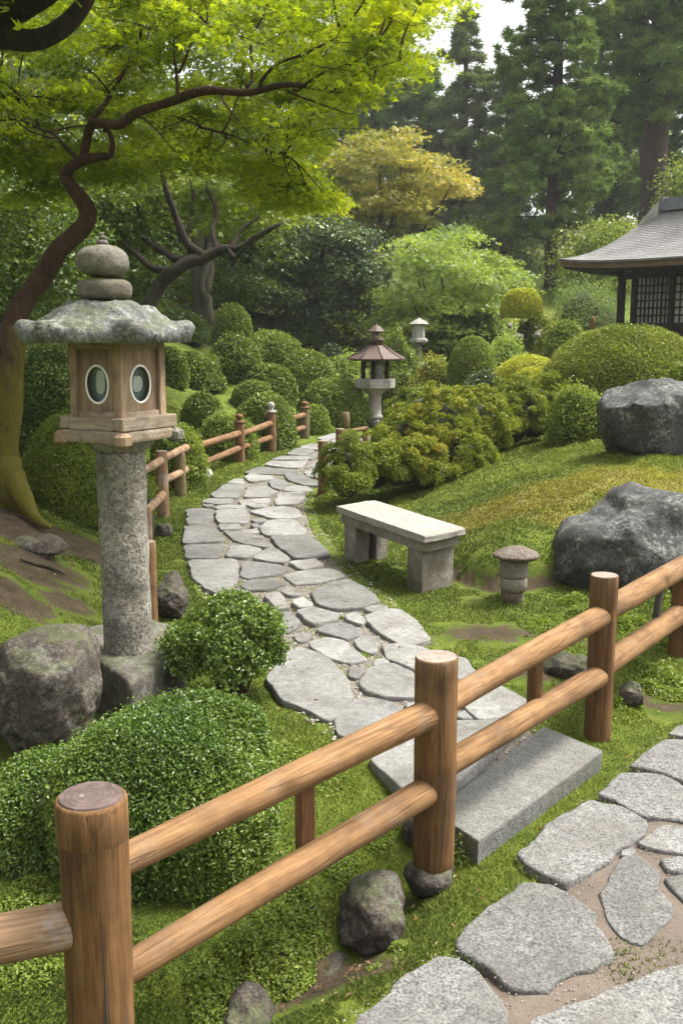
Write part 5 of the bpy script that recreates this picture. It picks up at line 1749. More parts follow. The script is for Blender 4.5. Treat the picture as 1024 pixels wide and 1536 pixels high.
# azalea hedge: lumpy, many sprigs
def hedge():
    root = thing("azalea_hedge", "wide lumpy azalea hedge with green and bronze leaves right of the path", "hedge", (1.3, 10.9, .2))
    lumps = [(520, 712, 34, 48, 9.9), (556, 700, 46, 46, 10.3), (612, 672, 48, 52, 10.7), (662, 655, 52, 66, 10.8), (712, 650, 50, 60, 11.2), (760, 630, 48, 50, 11.6), (800, 620, 40, 50, 11.9),
             (640, 622, 46, 34, 11.8), (700, 622, 48, 32, 12.1), (775, 612, 45, 24, 12.6), (600, 700, 40, 40, 10.2), (690, 695, 44, 42, 10.5), (520, 725, 26, 24, 9.7), (640, 706, 40, 38, 10.2), (600, 655, 34, 34, 11.4)]
    allP, allN, va = [], [], []
    r = np.random.RandomState(55)
    mb = MB()
    for k, (px, py, hw, hh, Y) in enumerate(lumps):
        c_ = at(px, py, Y + .2)
        w = mpp(Y)
        R = np.array([hw * w, hw * w * .9, hh * w])
        ns = int(92 * (hw / 45) ** 2)
        D = sphere_pts(ns, r)
        D[:, 2] = np.abs(D[:, 2]) * 1.0 - .25
        D[:, 1] = -np.abs(D[:, 1]) * .9 + .15 * D[:, 1]
        D = unit(D)
        tips = c_ + D * R * (1 + .12 * r.normal(size=(ns, 1)))
        # each sprig: a rosette dome of leaves
        for t_, d_ in zip(tips, D):
            m_ = 135
            q = sphere_pts(m_, r)
            q = unit(q + d_ * .8 + np.array([0, 0, .5]))
            rad_ = .062 * r.uniform(.6, 1.8)
            allP.append(t_ + q * rad_ * r.uniform(.55, 1.0, (m_, 1)))
            allN.append(q * .6 + np.array([0, 0, .5]))
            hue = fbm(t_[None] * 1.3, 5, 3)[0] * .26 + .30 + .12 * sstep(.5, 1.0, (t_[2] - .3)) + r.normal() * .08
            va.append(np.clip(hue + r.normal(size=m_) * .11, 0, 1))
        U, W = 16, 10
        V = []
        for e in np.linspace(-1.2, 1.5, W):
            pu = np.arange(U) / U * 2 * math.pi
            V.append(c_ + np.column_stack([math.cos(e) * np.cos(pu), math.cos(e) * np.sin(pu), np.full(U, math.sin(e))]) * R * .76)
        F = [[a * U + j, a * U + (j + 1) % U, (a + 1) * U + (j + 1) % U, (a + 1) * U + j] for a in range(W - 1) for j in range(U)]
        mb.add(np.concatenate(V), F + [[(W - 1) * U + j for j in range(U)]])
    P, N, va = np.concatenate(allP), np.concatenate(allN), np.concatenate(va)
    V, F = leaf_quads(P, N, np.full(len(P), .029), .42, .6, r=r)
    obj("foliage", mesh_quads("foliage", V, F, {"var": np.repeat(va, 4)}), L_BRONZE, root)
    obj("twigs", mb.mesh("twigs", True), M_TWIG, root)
hedge()

# right-hand clipped bushes
shr("large broad clipped dome bush before the pavilion above the square boulder", 935, 612, 489, 128, L_LIGHT, seed=41, Y=14.4, low=-.15, n=95000, leaf=.032, clump=.5, amp=.035, depth=.85, box_=.9)
shr("tall clipped ball bush with pale top right of the far lanterns", 707, 585, 503, 39, L_MID, seed=42, Y=18, low=-.75, amp=.02, n=26000, leaf=.032)
shr("dark loose leaved low bush at the foot of the clipped ball", 722, 596, 555, 36, L_EVER, seed=43, Y=15.6, low=-.3, amp=.1, fuzz=.03)
shr("flat topped yellow clipped bush behind the smaller yellow one", 792, 572, 531, 62, L_YELLOW, seed=44, Y=16.4, low=-.2, amp=.03, n=26000, leaf=.03)
shr("smaller yellow clipped bush against the left flank of the big dome", 795, 596, 552, 42, L_YELLOW, seed=45, Y=14.6, low=-.3, amp=.04, n=22000, leaf=.03)
shr("small bright green bush above the square boulder at the right edge", 1030, 575, 543, 36, L_BRIGHT, "leafy_shrub", seed=46, Y=11.6, low=-.3, amp=.12, fuzz=.04)
shr("loose white edged leafy shrub below the dome beside the square boulder", 872, 655, 582, 50, L_BRIGHT, "leafy_shrub", seed=47, Y=11.2, low=-.3, amp=.2, fuzz=.10, shell=.12, clump=.3)
shr("round clipped bush left of the big dome before the brown post", 848, 530, 488, 38, L_MID, seed=48, Y=19.5, low=-.3)
shr("low yellowish clipped hedge behind the round bush by the pavilion", 845, 505, 482, 46, L_LIGHT, seed=49, Y=22, low=-.2)
shr("flat bottomed golden cloud pruned bush before the far lawn", 780, 474, 434, 30, L_YELLOW, "pruned_shrub", seed=50, Y=24, low=-.35, stems=3, amp=.07, hang=True)
shr("grey green wispy shrub right of the clipped ball", 752, 555, 512, 46, L_PALE, "leafy_shrub", seed=51, Y=20.5, amp=.25, fuzz=.1, low=-.2)
shr("green shrub with orange tinges right of the far lantern foot", 655, 595, 545, 38, L_BRONZE, "leafy_shrub", seed=52, Y=19.5, amp=.2, fuzz=.08, low=-.2)
shr("leafy shrub between the brown roofed lantern and the far one", 592, 560, 515, 36, L_MID, "leafy_shrub", seed=53, Y=23, amp=.2, fuzz=.08, low=-.2)
shr("pale shrub left of the brown roofed lantern", 522, 590, 540, 34, L_PALE, "leafy_shrub", seed=54, Y=22.5, amp=.2, fuzz=.08, low=-.2)
shr("dark shrub behind the brown roofed lantern shaft", 600, 610, 560, 30, L_DARK, "leafy_shrub", seed=56, Y=20.3, amp=.2, fuzz=.06, low=-.2)
shr("dark green shrub at the foot of the pale green maple", 690, 515, 470, 60, L_WOODS, "leafy_shrub", seed=57, Y=26, amp=.2, fuzz=.08, low=-.2)
shr("dark low shrub row behind the stones by the far lawn", 800, 500, 478, 34, L_DARK, "leafy_shrub", seed=58, Y=24.5, amp=.2, fuzz=.06, low=-.2)
shr("soft young pine bush left of the pavilion posts", 880, 500, 430, 62, L_CONIFER, "leafy_shrub", seed=59, Y=27, amp=.2, fuzz=.12, low=-.3, shell=.15, aspect=.2)

# plant in the pot
V, F = leaf_quads(POTTOP + sphere_pts(420) * np.array([.09, .09, .10]) * np.abs(rs.normal(size=(420, 1))) ** .4 + np.array([0, 0, .09]), np.tile([0, 0, 1.0], (420, 1)), np.full(420, .035), .5, .8)
obj("foliage", mesh_quads("foliage", V, F, {"var": np.repeat(rs.beta(2, 2, 420), 4)}), L_BRIGHT, pot)

# ------------------------------------------------------------------ trees
def branches(lines, mat, parent, name="branch", seg=9, jit=.02, seed=0):
    mb = MB()
    for k, (pts, rr) in enumerate(lines):
        q, r2 = smooth_line(pts, rr, 6, jit, seed + k)
        mb.add(*tube(q, r2, seg, bumps=.25, seed=seed + k))
    return obj(name, mb.mesh(name, True), mat, parent)
def P3(pts):
    return [at(px, py, Y) for px, py, Y in pts]
def inpoly(x, y, poly):
    poly = np.asarray(poly, float)
    r = np.zeros(len(x), bool)
    j = len(poly) - 1
    for i in range(len(poly)):
        xi, yi = poly[i]; xj, yj = poly[j]
        c_ = ((yi > y) != (yj > y)) & (x < (xj - xi) * (y - yi) / (yj - yi + 1e-12) + xi)
        r ^= c_
        j = i
    return r
def fill_clumps(poly, Y0, Y1, n, r):
    """clump centres whose outline from the garden gate is the traced crown outline, spread through the crown's depth"""
    poly = np.asarray(poly, float)
    out = []
    lo, hi = poly.min(0), poly.max(0)
    while len(out) < n:
        px, py = r.uniform(lo[0], hi[0], 400), r.uniform(lo[1], hi[1], 400)
        for x, y in zip(px[m_ := inpoly(px, py, poly)], py[m_]):
            out.append(at(x, y, r.uniform(Y0, Y1)))
            if len(out) >= n:
                break
    return np.array(out)
def crown(C, R, per, leaf, mat, parent, r, palm=False, flat=.35, clumpvar=.3, droop=.0, jit=.5, base=.0, name="crown", up=.9, hue=None, surf=.0):
    n = len(C)
    idx = np.repeat(np.arange(n), per)
    D = r.normal(size=(len(idx), 3))
    D = unit(D) * (r.uniform(0, 1, (len(idx), 1)) ** .45)
    rr = (R * r.uniform(.65, 1.35, n))[idx][:, None]
    off = D * rr * np.array([1, 1, flat])
    off[:, 2] -= droop * (off[:, 0] ** 2 + off[:, 1] ** 2) / (rr[:, 0] + 1e-6)
    P = C[idx] + off
    N = unit(D * (1 - up) + np.array([0, 0, up]))
    cv = r.normal(size=n) * clumpvar * .5
    if hue is not None:
        cv = cv + hue
    var = np.clip(.5 + base + cv[idx] + r.normal(size=len(idx)) * .16, 0, 1)
    if palm:
        V, F = palm_quads(P, N, np.full(len(P), leaf), r, jit)
        k = 12
    else:
        V, F = leaf_quads(P, N, np.full(len(P), leaf), .6, jit, r=r)
        k = 4
    return obj(name, mesh_quads(name, V, F, {"var": np.repeat(var, k)}), mat, parent)

# --- the big maple at left
r = np.random.RandomState(21)
tb = terr(12, 765, 3)
YM = tb[1] + .15
maple = thing("maple_tree", "bright green maple with a crooked mossy trunk arching over the stone lantern", "tree", (tb[0], YM, tb[2]))
branches([(P3([(-8, 800, YM), (2, 720, YM), (8, 640, YM), (12, 560, YM), (20, 500, YM + .05), (48, 440, YM + .1), (92, 372, YM + .15), (132, 325, YM + .15), (108, 280, YM + .1), (100, 262, YM + .1), (122, 240, YM), (160, 235, YM - .1)]),
           [.20, .14, .12, .105, .09, .078, .074, .074, .055, .05, .042, .03]),
          (P3([(40, 770, YM - .1), (15, 740, YM - .05), (8, 690, YM)]), [.05, .10, .12]),
          (P3([(-45, 780, YM - .1), (-20, 740, YM - .05), (0, 690, YM)]), [.05, .09, .12]),
          (P3([(75, 790, YM - .5), (45, 760, YM - .25), (20, 715, YM)]), [.02, .06, .09])],
         M_MAPLEBARK, maple, "trunk", 20, .03, 3)
bl_ = [
 (P3([(120, 242, YM), (128, 215, YM), (138, 188, YM - .1), (178, 190, YM - .3), (208, 172, YM - .4), (255, 155, YM - .5), (300, 138, YM - .6), (360, 131, YM - .7), (430, 135, YM - .8), (500, 140, YM - .8), (560, 132, YM - .8)]), [.05, .045, .042, .042, .042, .04, .036, .03, .024, .016, .008]),
 (P3([(160, 235, YM - .1), (162, 215, YM - .1), (155, 196, YM - .15)]), [.03, .024, .02]),
 (P3([(138, 188, YM - .1), (160, 150, YM + .2), (190, 100, YM + .4), (215, 60, YM + .6), (225, 10, YM + .8)]), [.03, .024, .018, .012, .006]),
 (P3([(265, 152, YM - .5), (268, 110, YM - .5), (262, 70, YM - .4), (255, 30, YM - .3)]), [.018, .013, .009, .005]),
 (P3([(268, 110, YM - .5), (290, 70, YM - .6), (312, 38, YM - .7)]), [.011, .008, .004]),
 (P3([(390, 132, YM - .75), (415, 98, YM - .8), (460, 80, YM - .9), (510, 45, YM - 1)]), [.018, .014, .010, .005]),
 (P3([(370, 131, YM - .7), (375, 70, YM - .6), (395, 20, YM - .5), (405, -30, YM - .5)]), [.016, .012, .008, .005]),
 (P3([(440, 134, YM - .8), (475, 110, YM - .9), (520, 92, YM - 1), (570, 60, YM - 1.1)]), [.012, .009, .006, .004]),
 (P3([(330, 140, YM - .6), (345, 165, YM - .8), (370, 190, YM - 1), (395, 222, YM - 1.1)]), [.010, .008, .006, .003]),
 (P3([(300, 190, YM + .3), (345, 205, YM + .3), (375, 220, YM + .3), (425, 233, YM + .3)]), [.012, .010, .007, .004]),
 (P3([(120, 240, YM), (95, 212, YM + .2), (65, 195, YM + .4), (30, 175, YM + .6), (-20, 140, YM + .8)]), [.022, .017, .013, .009, .005]),
 (P3([(262, 70, YM - .4), (235, 40, YM - .3), (240, 0, YM - .2)]), [.008, .006, .003]),
 (P3([(500, 139, YM - .8), (545, 110, YM - .9), (600, 90, YM - 1)]), [.010, .007, .004]),
 (P3([(430, 134, YM - .8), (470, 150, YM - .9), (530, 170, YM - 1)]), [.010, .007, .004]),
]
bl_ = [(p_, [q_ * .78 for q_ in r_]) for p_, r_ in bl_]
branches(bl_, M_MAPLEBARK, maple, "branch", 9, .04, 40)
def twigs(C, lines, mat, parent, n, r0, rr, maxd=1.0):
    Q = np.concatenate([smooth_line(p_, r_, 6)[0] for p_, r_ in lines])
    mb = MB()
    for k in rr.permutation(len(C))[:n]:
        d_ = np.linalg.norm(Q - C[k], axis=1)
        j = np.argmin(d_)
        if d_[j] > maxd:
            continue
        a, b = Q[j], C[k]
        e = b + (b - a) * .25 + np.array([0, 0, -.05])
        m_ = lerp(a, b, .45) + rr.normal(size=3) * .07 * d_[j] + np.array([0, 0, .10 * d_[j]])
        q, r2 = smooth_line([a, m_, b, e], [r0, r0 * .65, r0 * .4, r0 * .15], 5, .03, k)
        mb.add(*tube(q, r2, 5))
        for h_ in range(2):
            s_ = q[rr.randint(6, len(q) - 3)]
            e2 = s_ + rr.normal(size=3) * np.array([.25, .25, .10]) + np.array([0, 0, .06])
            q2, r3 = smooth_line([s_, (s_ + e2) / 2 + rr.normal(size=3) * .02, e2], [r0 * .4, r0 * .28, r0 * .12], 3)
            mb.add(*tube(q2, r3, 4))
    return obj("twig", mb.mesh("twig", True), mat, parent)
M1 = [(-120, -70), (700, -90), (670, -20), (658, 40), (640, 80), (612, 112), (575, 140), (540, 170), (508, 198), (495, 215), (480, 225), (450, 220), (420, 258), (360, 262), (300, 240), (230, 225), (180, 215), (130, 190), (60, 235), (-20, 250), (-120, 240)]
C1_ = np.concatenate([fill_clumps(M1, YM - .1, YM + 2.4, 330, r), fill_clumps([(-120, -70), (680, -90), (650, -20), (615, 75), (565, 120), (520, 150), (520, 160), (400, 60), (200, 30), (-120, 60)], YM - 1.6, YM - .2, 50, r)])
M2 = [(320, 235), (420, 225), (470, 262), (500, 288), (505, 305), (480, 316), (450, 305), (400, 290), (350, 270), (310, 255)]
C2_ = fill_clumps(M2, YM + .6, YM + 2.6, 46, r)
M3 = [(0, 230), (120, 200), (250, 210), (280, 245), (210, 250), (170, 270), (60, 300), (0, 310)]
C3_ = fill_clumps(M3, YM + .8, YM + 2.2, 40, r)
Cm = np.concatenate([C1_, C2_, C3_])
twigs(Cm, bl_, M_MAPLEBARK, maple, 190, .009, r)
px_ = (Cm[:, 0] / (Cm[:, 1] * _c)) * FPX + CX
hue = .13 * sstep(200, 600, px_) - .16  # leaves lighter to the right: the backlit glow put into their colour
crown(Cm, .31, 215, .043, L_MAPLE, maple, r, True, .20, .42, .35, .55, 0, hue=hue)

# limb of another tree coming in from the upper left corner
ob = thing("overhanging_tree", "thick dark bare limb hanging in from the upper left corner", "tree", (-2.6, 4.9, Hs(-2.6, 4.9)))
branches([(P3([(-330, 1100, 4.9), (-300, 700, 4.9), (-260, 300, 4.8), (-180, 60, 4.7), (-60, 45, 4.6), (0, 52, 4.6), (50, 57, 4.55), (90, 40, 4.5), (125, 5, 4.5), (150, -40, 4.5), (170, -120, 4.5)]), [.2, .16, .14, .10, .07, .052, .045, .040, .034, .03, .02]),
          (P3([(-230, 150, 4.8), (-120, 40, 4.7), (-40, 18, 4.65), (20, 10, 4.6), (70, -8, 4.6), (130, -50, 4.6)]), [.12, .10, .085, .075, .06, .03])], M_DARKBARK, ob, "limb", 14, .02, 70)
crown(fill_clumps([(-300, -200), (250, -260), (150, -60), (-50, -30), (-300, 0)], 4.0, 5.6, 60, r), .3, 120, .05, L_MAPLE, ob, r, True, .35, .4, .3, .5, -.1)

# --- dark crooked tree behind the lantern
yc = 15.0
gt = thing("crooked_tree", "dark crooked leaning tree with bare forked limbs behind the lantern cap", "tree", (at(222, 470, yc)[0], yc, Hs(at(222, 470, yc)[0], yc)))
branches([(P3([(205, 560, yc), (212, 500, yc), (225, 455, yc), (248, 420, yc), (275, 396, yc), (302, 384, yc), (335, 374, yc), (360, 372, yc), (392, 350, yc), (420, 335, yc)]), [0.161, 0.136, 0.118, 0.105, 0.099, 0.093, 0.081, 0.062, 0.043, 0.025]),
          (P3([(300, 384, yc), (280, 368, yc), (268, 335, yc), (262, 305, yc - .1), (246, 280, yc - .2), (236, 250, yc - .3)]), [0.068, 0.056, 0.053, 0.043, 0.037, 0.025]),
          (P3([(275, 396, yc), (240, 375, yc + .5), (215, 350, yc + .7), (205, 310, yc + .8), (180, 280, yc + 1)]), [0.056, 0.050, 0.037, 0.031, 0.019]),
          (P3([(325, 376, yc), (318, 345, yc + .3), (322, 310, yc + .5), (310, 270, yc + .6)]), [0.050, 0.037, 0.031, 0.019]),
          (P3([(340, 374, yc), (352, 388, yc - .1), (360, 384, yc - .2), (385, 352, yc - .3)]), [0.031, 0.031, 0.025, 0.012]),
          (P3([(262, 408, yc), (225, 400, yc + .3), (190, 370, yc + .5), (172, 330, yc + .7)]), [.06, .05, .035, .015]),
          (P3([(285, 390, yc), (282, 350, yc + .4), (292, 310, yc + .6), (285, 270, yc + .8)]), [.05, .04, .03, .015]),
          (P3([(345, 373, yc), (362, 345, yc + .2), (392, 318, yc + .3)]), [.04, .03, .012])], M_DARKBARK, gt, "trunk", 10, .05, 80)
crown(fill_clumps([(170, 250), (300, 220), (430, 250), (480, 310), (420, 345), (330, 350), (250, 330), (180, 330)], yc + .5, yc + 2.5, 90, r), .45, 120, .075, L_BRIGHT, gt, r, True, .35, .35, .3, .55, .0)

ym_ = 24.0
mt = thing("mossy_tree", "pair of grey mossy trunks rising behind the clipped bushes left", "tree", (at(303, 505, ym_)[0], ym_, Hs(at(303, 505, ym_)[0], ym_)))
branches([(P3([(300, 545, ym_), (300, 480, ym_), (298, 420, ym_), (300, 360, ym_), (292, 300, ym_), (280, 200, ym_)]), [.24, .2, .18, .16, .12, .06]),
          (P3([(318, 545, ym_ - .3), (318, 490, ym_ - .3), (313, 455, ym_ - .3), (302, 425, ym_ - .3), (310, 395, ym_ - .2), (318, 340, ym_)]), [.13, .11, .10, .09, .08, .05]),
          (P3([(312, 440, ym_ - .3), (314, 380, ym_), (312, 300, ym_)]), [.09, .08, .06])], M_MOSSBARK, mt, "trunk", 10, .04, 90)
crown(fill_clumps([(200, 140), (420, 140), (460, 300), (400, 330), (330, 300), (280, 330), (200, 310)], ym_ - 1.5, ym_ + 2.5, 130, r), .7, 110, .11, L_WOODS, mt, r, False, .5, .4, .2, .6, .1)

# --- dark woods filling the left: broadleaf trees
def broadleaf(label, px, Y, poly, dY, ncl, R, per, leaf, mat, name="broadleaf_tree", trunkr=.18, palm=False, flat=.5, base=0.0, hue=None, group="shady woodland trees", bark=None, nb=7, top=None, seed=0, cv=.4, up=.7):
    rr = np.random.RandomState(300 + seed)
    p = at(px, 500, Y)
    g = np.array([p[0], Y, Hs(p[0], Y)])
    t = thing(name, label, "tree", g, group)
    C = fill_clumps(poly, Y - dY, Y + dY, ncl, rr)
    topz = np.percentile(C[:, 2], 80)
    cm = C.mean(0)
    lines = [([g - np.array([0, 0, .3]), lerp(g, np.array([cm[0], Y, topz]), .35) + np.array([.15, 0, 0]), lerp(g, np.array([cm[0], Y, topz]), .7), np.array([cm[0], Y, topz])], [trunkr, trunkr * .8, trunkr * .5, trunkr * .15])]
    for k in rr.choice(len(C), min(nb, len(C)), replace=False):
        s = lerp(g, np.array([cm[0], Y, topz]), rr.uniform(.25, .6))
        if C[k][2] > s[2] - .3:
            mid = (s + C[k]) / 2 + np.array([0, 0, -.15 * np.linalg.norm(C[k] - s)])
            lines.append(([s, mid, C[k]], [trunkr * .4, trunkr * .25, trunkr * .08]))
    branches(lines, bark or M_DARKBARK, t, "trunk", 8, .05, seed)
    h_ = None if hue is None else hue(C)
    crown(C, R, per, leaf, mat, t, rr, palm, flat, cv, .2, .6, base, hue=h_, up=up)
    return t
broadleaf("dark leafy tree filling the shade left of the maple trunk", -10, 12.5, [(-150, 250), (60, 240), (130, 330), (120, 430), (70, 520), (-60, 560), (-180, 500)], 1.3, 140, .5, 130, .075, L_WOODS, seed=1)
broadleaf("dark tree right behind the lantern finial in the shade", 160, 17, [(60, 250), (200, 230), (260, 320), (240, 420), (200, 500), (120, 520), (60, 480)], 1.5, 120, .6, 120, .095, L_WOODS, seed=2)
broadleaf("shaded tree with yellow green leaf patches between crooked limbs", 255, 29, [(170, 260), (330, 250), (360, 370), (330, 440), (250, 470), (180, 440)], 1.5, 100, .65, 110, .10, L_BRIGHT, seed=3, base=-.25)
broadleaf("shaded broadleaf tree left of the round dark evergreen", 370, 27, [(310, 250), (440, 270), (440, 380), (420, 450), (370, 480), (320, 440)], 2, 110, .8, 110, .12, L_WOODS, seed=4, base=.1)
broadleaf("tall dark tree behind the crooked tree in the deep woods", 80, 23, [(-200, 150), (150, 120), (240, 250), (200, 430), (60, 470), (-200, 460)], 2, 170, .9, 120, .12, L_WOODS, seed=5)
broadleaf("low tree beyond the round evergreen and crooked limbs", 330, 33, [(220, 180), (480, 200), (500, 330), (440, 420), (300, 430), (230, 380)], 2, 130, 1.0, 110, .15, L_WOODS, seed=6, base=.05)
# round dark evergreen
broadleaf("dense round dark evergreen tree in the middle of the garden", 452, 27.5, [(400, 380), (425, 345), (470, 325), (525, 328), (560, 355), (572, 400), (562, 445), (535, 475), (500, 488), (470, 470), (430, 480), (402, 455)], 1.3, 170, .42, 150, .10, L_EVER, "evergreen_tree", .2, seed=7, group=None, cv=.5, up=.5)
# autumn maple
def hue_aut(C):
    px = C[:, 0] / (C[:, 1] * _c) * FPX + CX
    d1 = np.hypot((px - 690) / 40, (1.8 + 236 / 1500 * C[:, 1] - C[:, 2]) / 1.3)
    d2 = np.hypot((px - 630) / 40, (1.8 + 300 / 1500 * C[:, 1] - C[:, 2]) / .6)
    return -.40 + .34 * np.exp(-d1 ** 2) + .28 * np.exp(-d2 ** 2)
broadleaf("maple turning yellow and orange at its tips behind the green trees", 580, 34, [(430, 250), (500, 215), (560, 200), (610, 196), (655, 208), (660, 232), (690, 245), (708, 268), (705, 292), (655, 315), (625, 340), (585, 352), (520, 345), (470, 300)], 2.0, 125, .85, 130, .13, L_AUTUMN, "maple_tree", .16, True, .17, 0, hue_aut, None, M_BARK, 16, seed=8, cv=.25, up=.9)
# pale green maple, layered
broadleaf("pale green layered maple spreading behind the clipped ball and far lantern", 668, 27.0, [(562, 440), (585, 385), (620, 350), (680, 335), (720, 350), (740, 385), (765, 400), (770, 425), (750, 450), (765, 475), (740, 500), (690, 515), (620, 515), (570, 500), (555, 470)], 1.8, 135, .80, 150, .10, L_PALE, "maple_tree", .12, True, .15, 0, None, None, M_BARK, 10, seed=9, cv=.4, up=.9)
broadleaf("yellow green young maple right behind the pale layered maple", 745, 31, [(705, 380), (740, 375), (770, 400), (785, 430), (770, 450), (730, 455), (705, 430)], 1.2, 60, .6, 110, .12, L_BRIGHT, "maple_tree", .1, True, .25, .2, None, None, M_BARK, 6, seed=10, cv=.3, up=.9)
broadleaf("shadowy bush like tree between the pale maple and far conifer", 745, 45, [(690, 330), (780, 330), (800, 400), (790, 430), (720, 425)], 1.5, 80, .8, 100, .15, L_WOODS, seed=12, base=.2, group=None)
broadleaf("mid green tree behind the pavilion roof at the tall trunk's foot", 905, 38, [(850, 340), (920, 330), (945, 360), (950, 420), (880, 470), (845, 430)], 2, 110, .9, 100, .15, L_MID, seed=13, base=.05, group=None)
broadleaf("bright green tree behind the pavilion at the right edge", 1010, 42, [(1000, 250), (1080, 220), (1110, 330), (1040, 400), (1000, 380)], 2, 80, 1.0, 100, .16, L_MID, seed=14, base=.15, group=None)

# --- conifers
def conifer(label, px, Y, pytop, pybot, hwpx, mat, seed, trunkr=.3, lean=0.0, name="conifer_tree", per=46, nl=.36, nw=.030, dens=1.0, cone=.55, group="tall conifers beyond the garden", trunkpx=None, gaps=.25):
    rr = np.random.RandomState(500 + seed)
    p = at(px, 500, Y)
    g = np.array([p[0], Y, Hs(p[0], Y)])
    t = thing(name, label, "tree", g, group)
    zt, zb = float(at(px, pytop, Y)[2]), float(at(px, pybot, Y)[2])
    top = np.array([p[0] + lean, Y, zt])
    lines = [([g - np.array([0, 0, .4]), lerp(g, top, .35), lerp(g, top, .7), top], [trunkr * 1.1, trunkr * .85, trunkr * .5, .03])]
    Rm = hwpx * mpp(Y)
    Hc = zt - zb
    allP, allD, cl = [], [], []
    nbr = int(70 * dens)
    for b in range(nbr):
        f = (b + rr.uniform(-.5, .5)) / nbr
        f = min(max(f, 0), 1)
        z = zb + Hc * f
        prof = (1 - f) ** cone * (0.55 + .45 * min(1, f / .12))
        L = Rm * prof * rr.uniform(.55, 1.12)
        a = b * 2.39996 + rr.uniform(-.4, .4)
        if rr.rand() < gaps * .5:
            continue
        ax = g + (top - g) * ((z - g[2]) / (zt - g[2]))
        dirn = np.array([math.cos(a), math.sin(a), 0])
        s = np.linspace(0, 1, 7)
        rise = .12 * L
        pts = ax + dirn * (s[:, None] * L) + np.column_stack([0 * s, 0 * s, rise * np.sin(s * 2.4) - .12 * L * s * s])
        if L > .5:
            lines.append((pts[[0, 2, 4, 6]], [max(trunkr * .22 * prof, .02), .03, .022, .01]))
        nsp = max(4, int(L / .16))
        for k in range(nsp):
            u = rr.uniform(.25, 1.02)
            side = rr.uniform(-1, 1) * (.10 + .30 * u * (1.1 - u) * 2) * L
            c_ = ax + dirn * u * L + np.array([-dirn[1], dirn[0], 0]) * side
            c_[2] = z + rise * math.sin(u * 2.4) - .12 * L * u * u + rr.normal() * .10
            q = unit(rr.normal(size=(per, 3)) * np.array([1, 1, .55]) + dirn * .7 + np.array([0, 0, .25]))
            ln = nl * rr.uniform(.6, 1.2, (per, 1))
            allP.append(c_ + q * ln * .45 * rr.uniform(.3, 1.3, (per, 1)))
            allD.append(q)
            cl.append(np.clip(.45 + rr.normal() * .17 + rr.normal(size=per) * .13, 0, 1))
    branches(lines, M_CONBARK, t, "trunk", 8, .04, seed)
    P, D, va = np.concatenate(allP), np.concatenate(allD), np.concatenate(cl)
    N = rr.normal(size=P.shape)
    V, F = leaf_quads(P, N, np.full(len(P), nl), nw / nl * 1.6, .1, .05, D, .35, rr)
    obj("crown", mesh_quads("crown", V, F, {"var": np.repeat(va, 4)}), mat, t)
    return t
conifer("tall dense conifer with one slim bare trunk in the right centre background", 822, 40, -190, 360, 112, L_CONIFER, 1, .27, dens=2.3, cone=.42, per=52)
conifer("huge thick trunked conifer rising behind the pavilion roof", 968, 46, -420, 190, 125, L_CONIFER, 2, .62, dens=2.2, cone=.35, per=48, nl=.42)
conifer("hazy grey conifer in the gap left of the dense conifer", 690, 58, 18, 330, 78, L_CONIFER2, 3, .3, dens=1.5, cone=.5, gaps=.5, nl=.5, nw=.045, per=36)
conifer("hazy conifer just left of the tallest dense conifer", 752, 56, 85, 350, 50, L_CONIFER2, 4, .25, dens=1.3, cone=.5, gaps=.4, nl=.5, nw=.045, per=36)
conifer("leaning trunked conifer in the upper right corner", 1050, 50, -380, 300, 120, L_CONIFER, 5, .4, lean=-3.0, dens=1.8, cone=.3, per=44, nl=.42)
conifer("half hidden conifer between the two biggest conifers", 905, 58, -160, 330, 100, L_CONIFER, 6, .3, dens=1.7, cone=.5, per=40, nl=.5, nw=.045)
conifer("dark conifer left of the gap of sky behind the autumn maple", 636, 60, 90, 350, 70, L_CONIFER, 7, .3, dens=1.4, cone=.5, per=36, nl=.5, nw=.045)
conifer("distant conifer behind the maple canopy in the centre", 560, 62, -40, 330, 110, L_CONIFER, 8, .35, dens=1.6, cone=.45, per=36, nl=.55, nw=.05)

# far wood that closes the view
r = np.random.RandomState(91)
n = 1500
X = r.uniform(-52, 62, n)
Yf = 76 + r.uniform(-6, 8, n)
g = H(X, Yf)
Z = g + r.uniform(0, 1, n) ** .8 * np.where(X < 4, 17, 8.5) * (.75 + .35 * vnoise(np.column_stack([X * .12, X * 0, X * 0]), 4))
n2 = 500
X2 = r.uniform(-34, -13, n2); Y2 = r.uniform(2, 70, n2); X2 = X2 - .35 * Y2
Z2 = H(X2, Y2) + r.uniform(0, 1, n2) * 8
X, Yf, Z = np.concatenate([X, X2]), np.concatenate([Yf, Y2]), np.concatenate([Z, Z2])
n = n + n2
idx = np.repeat(np.arange(n), 60)
D = unit(r.normal(size=(len(idx), 3))) * r.uniform(.3, 1, (len(idx), 1)) * np.array([1.7, 1.5, 1.2])
P = np.column_stack([X, Yf, Z])[idx] + D
V, F = leaf_quads(P, D + np.array([0, 0, .6]), np.full(len(P), .5), .6, .6, r=r)
fw = mesh_quads("far_wood", V, F, {"var": np.repeat(np.clip(.5 + r.normal(size=n)[idx] * .22 + r.normal(size=len(idx)) * .12, 0, 1), 4)})
kind(obj("far_wood", fw, L_CONIFER), "stuff")

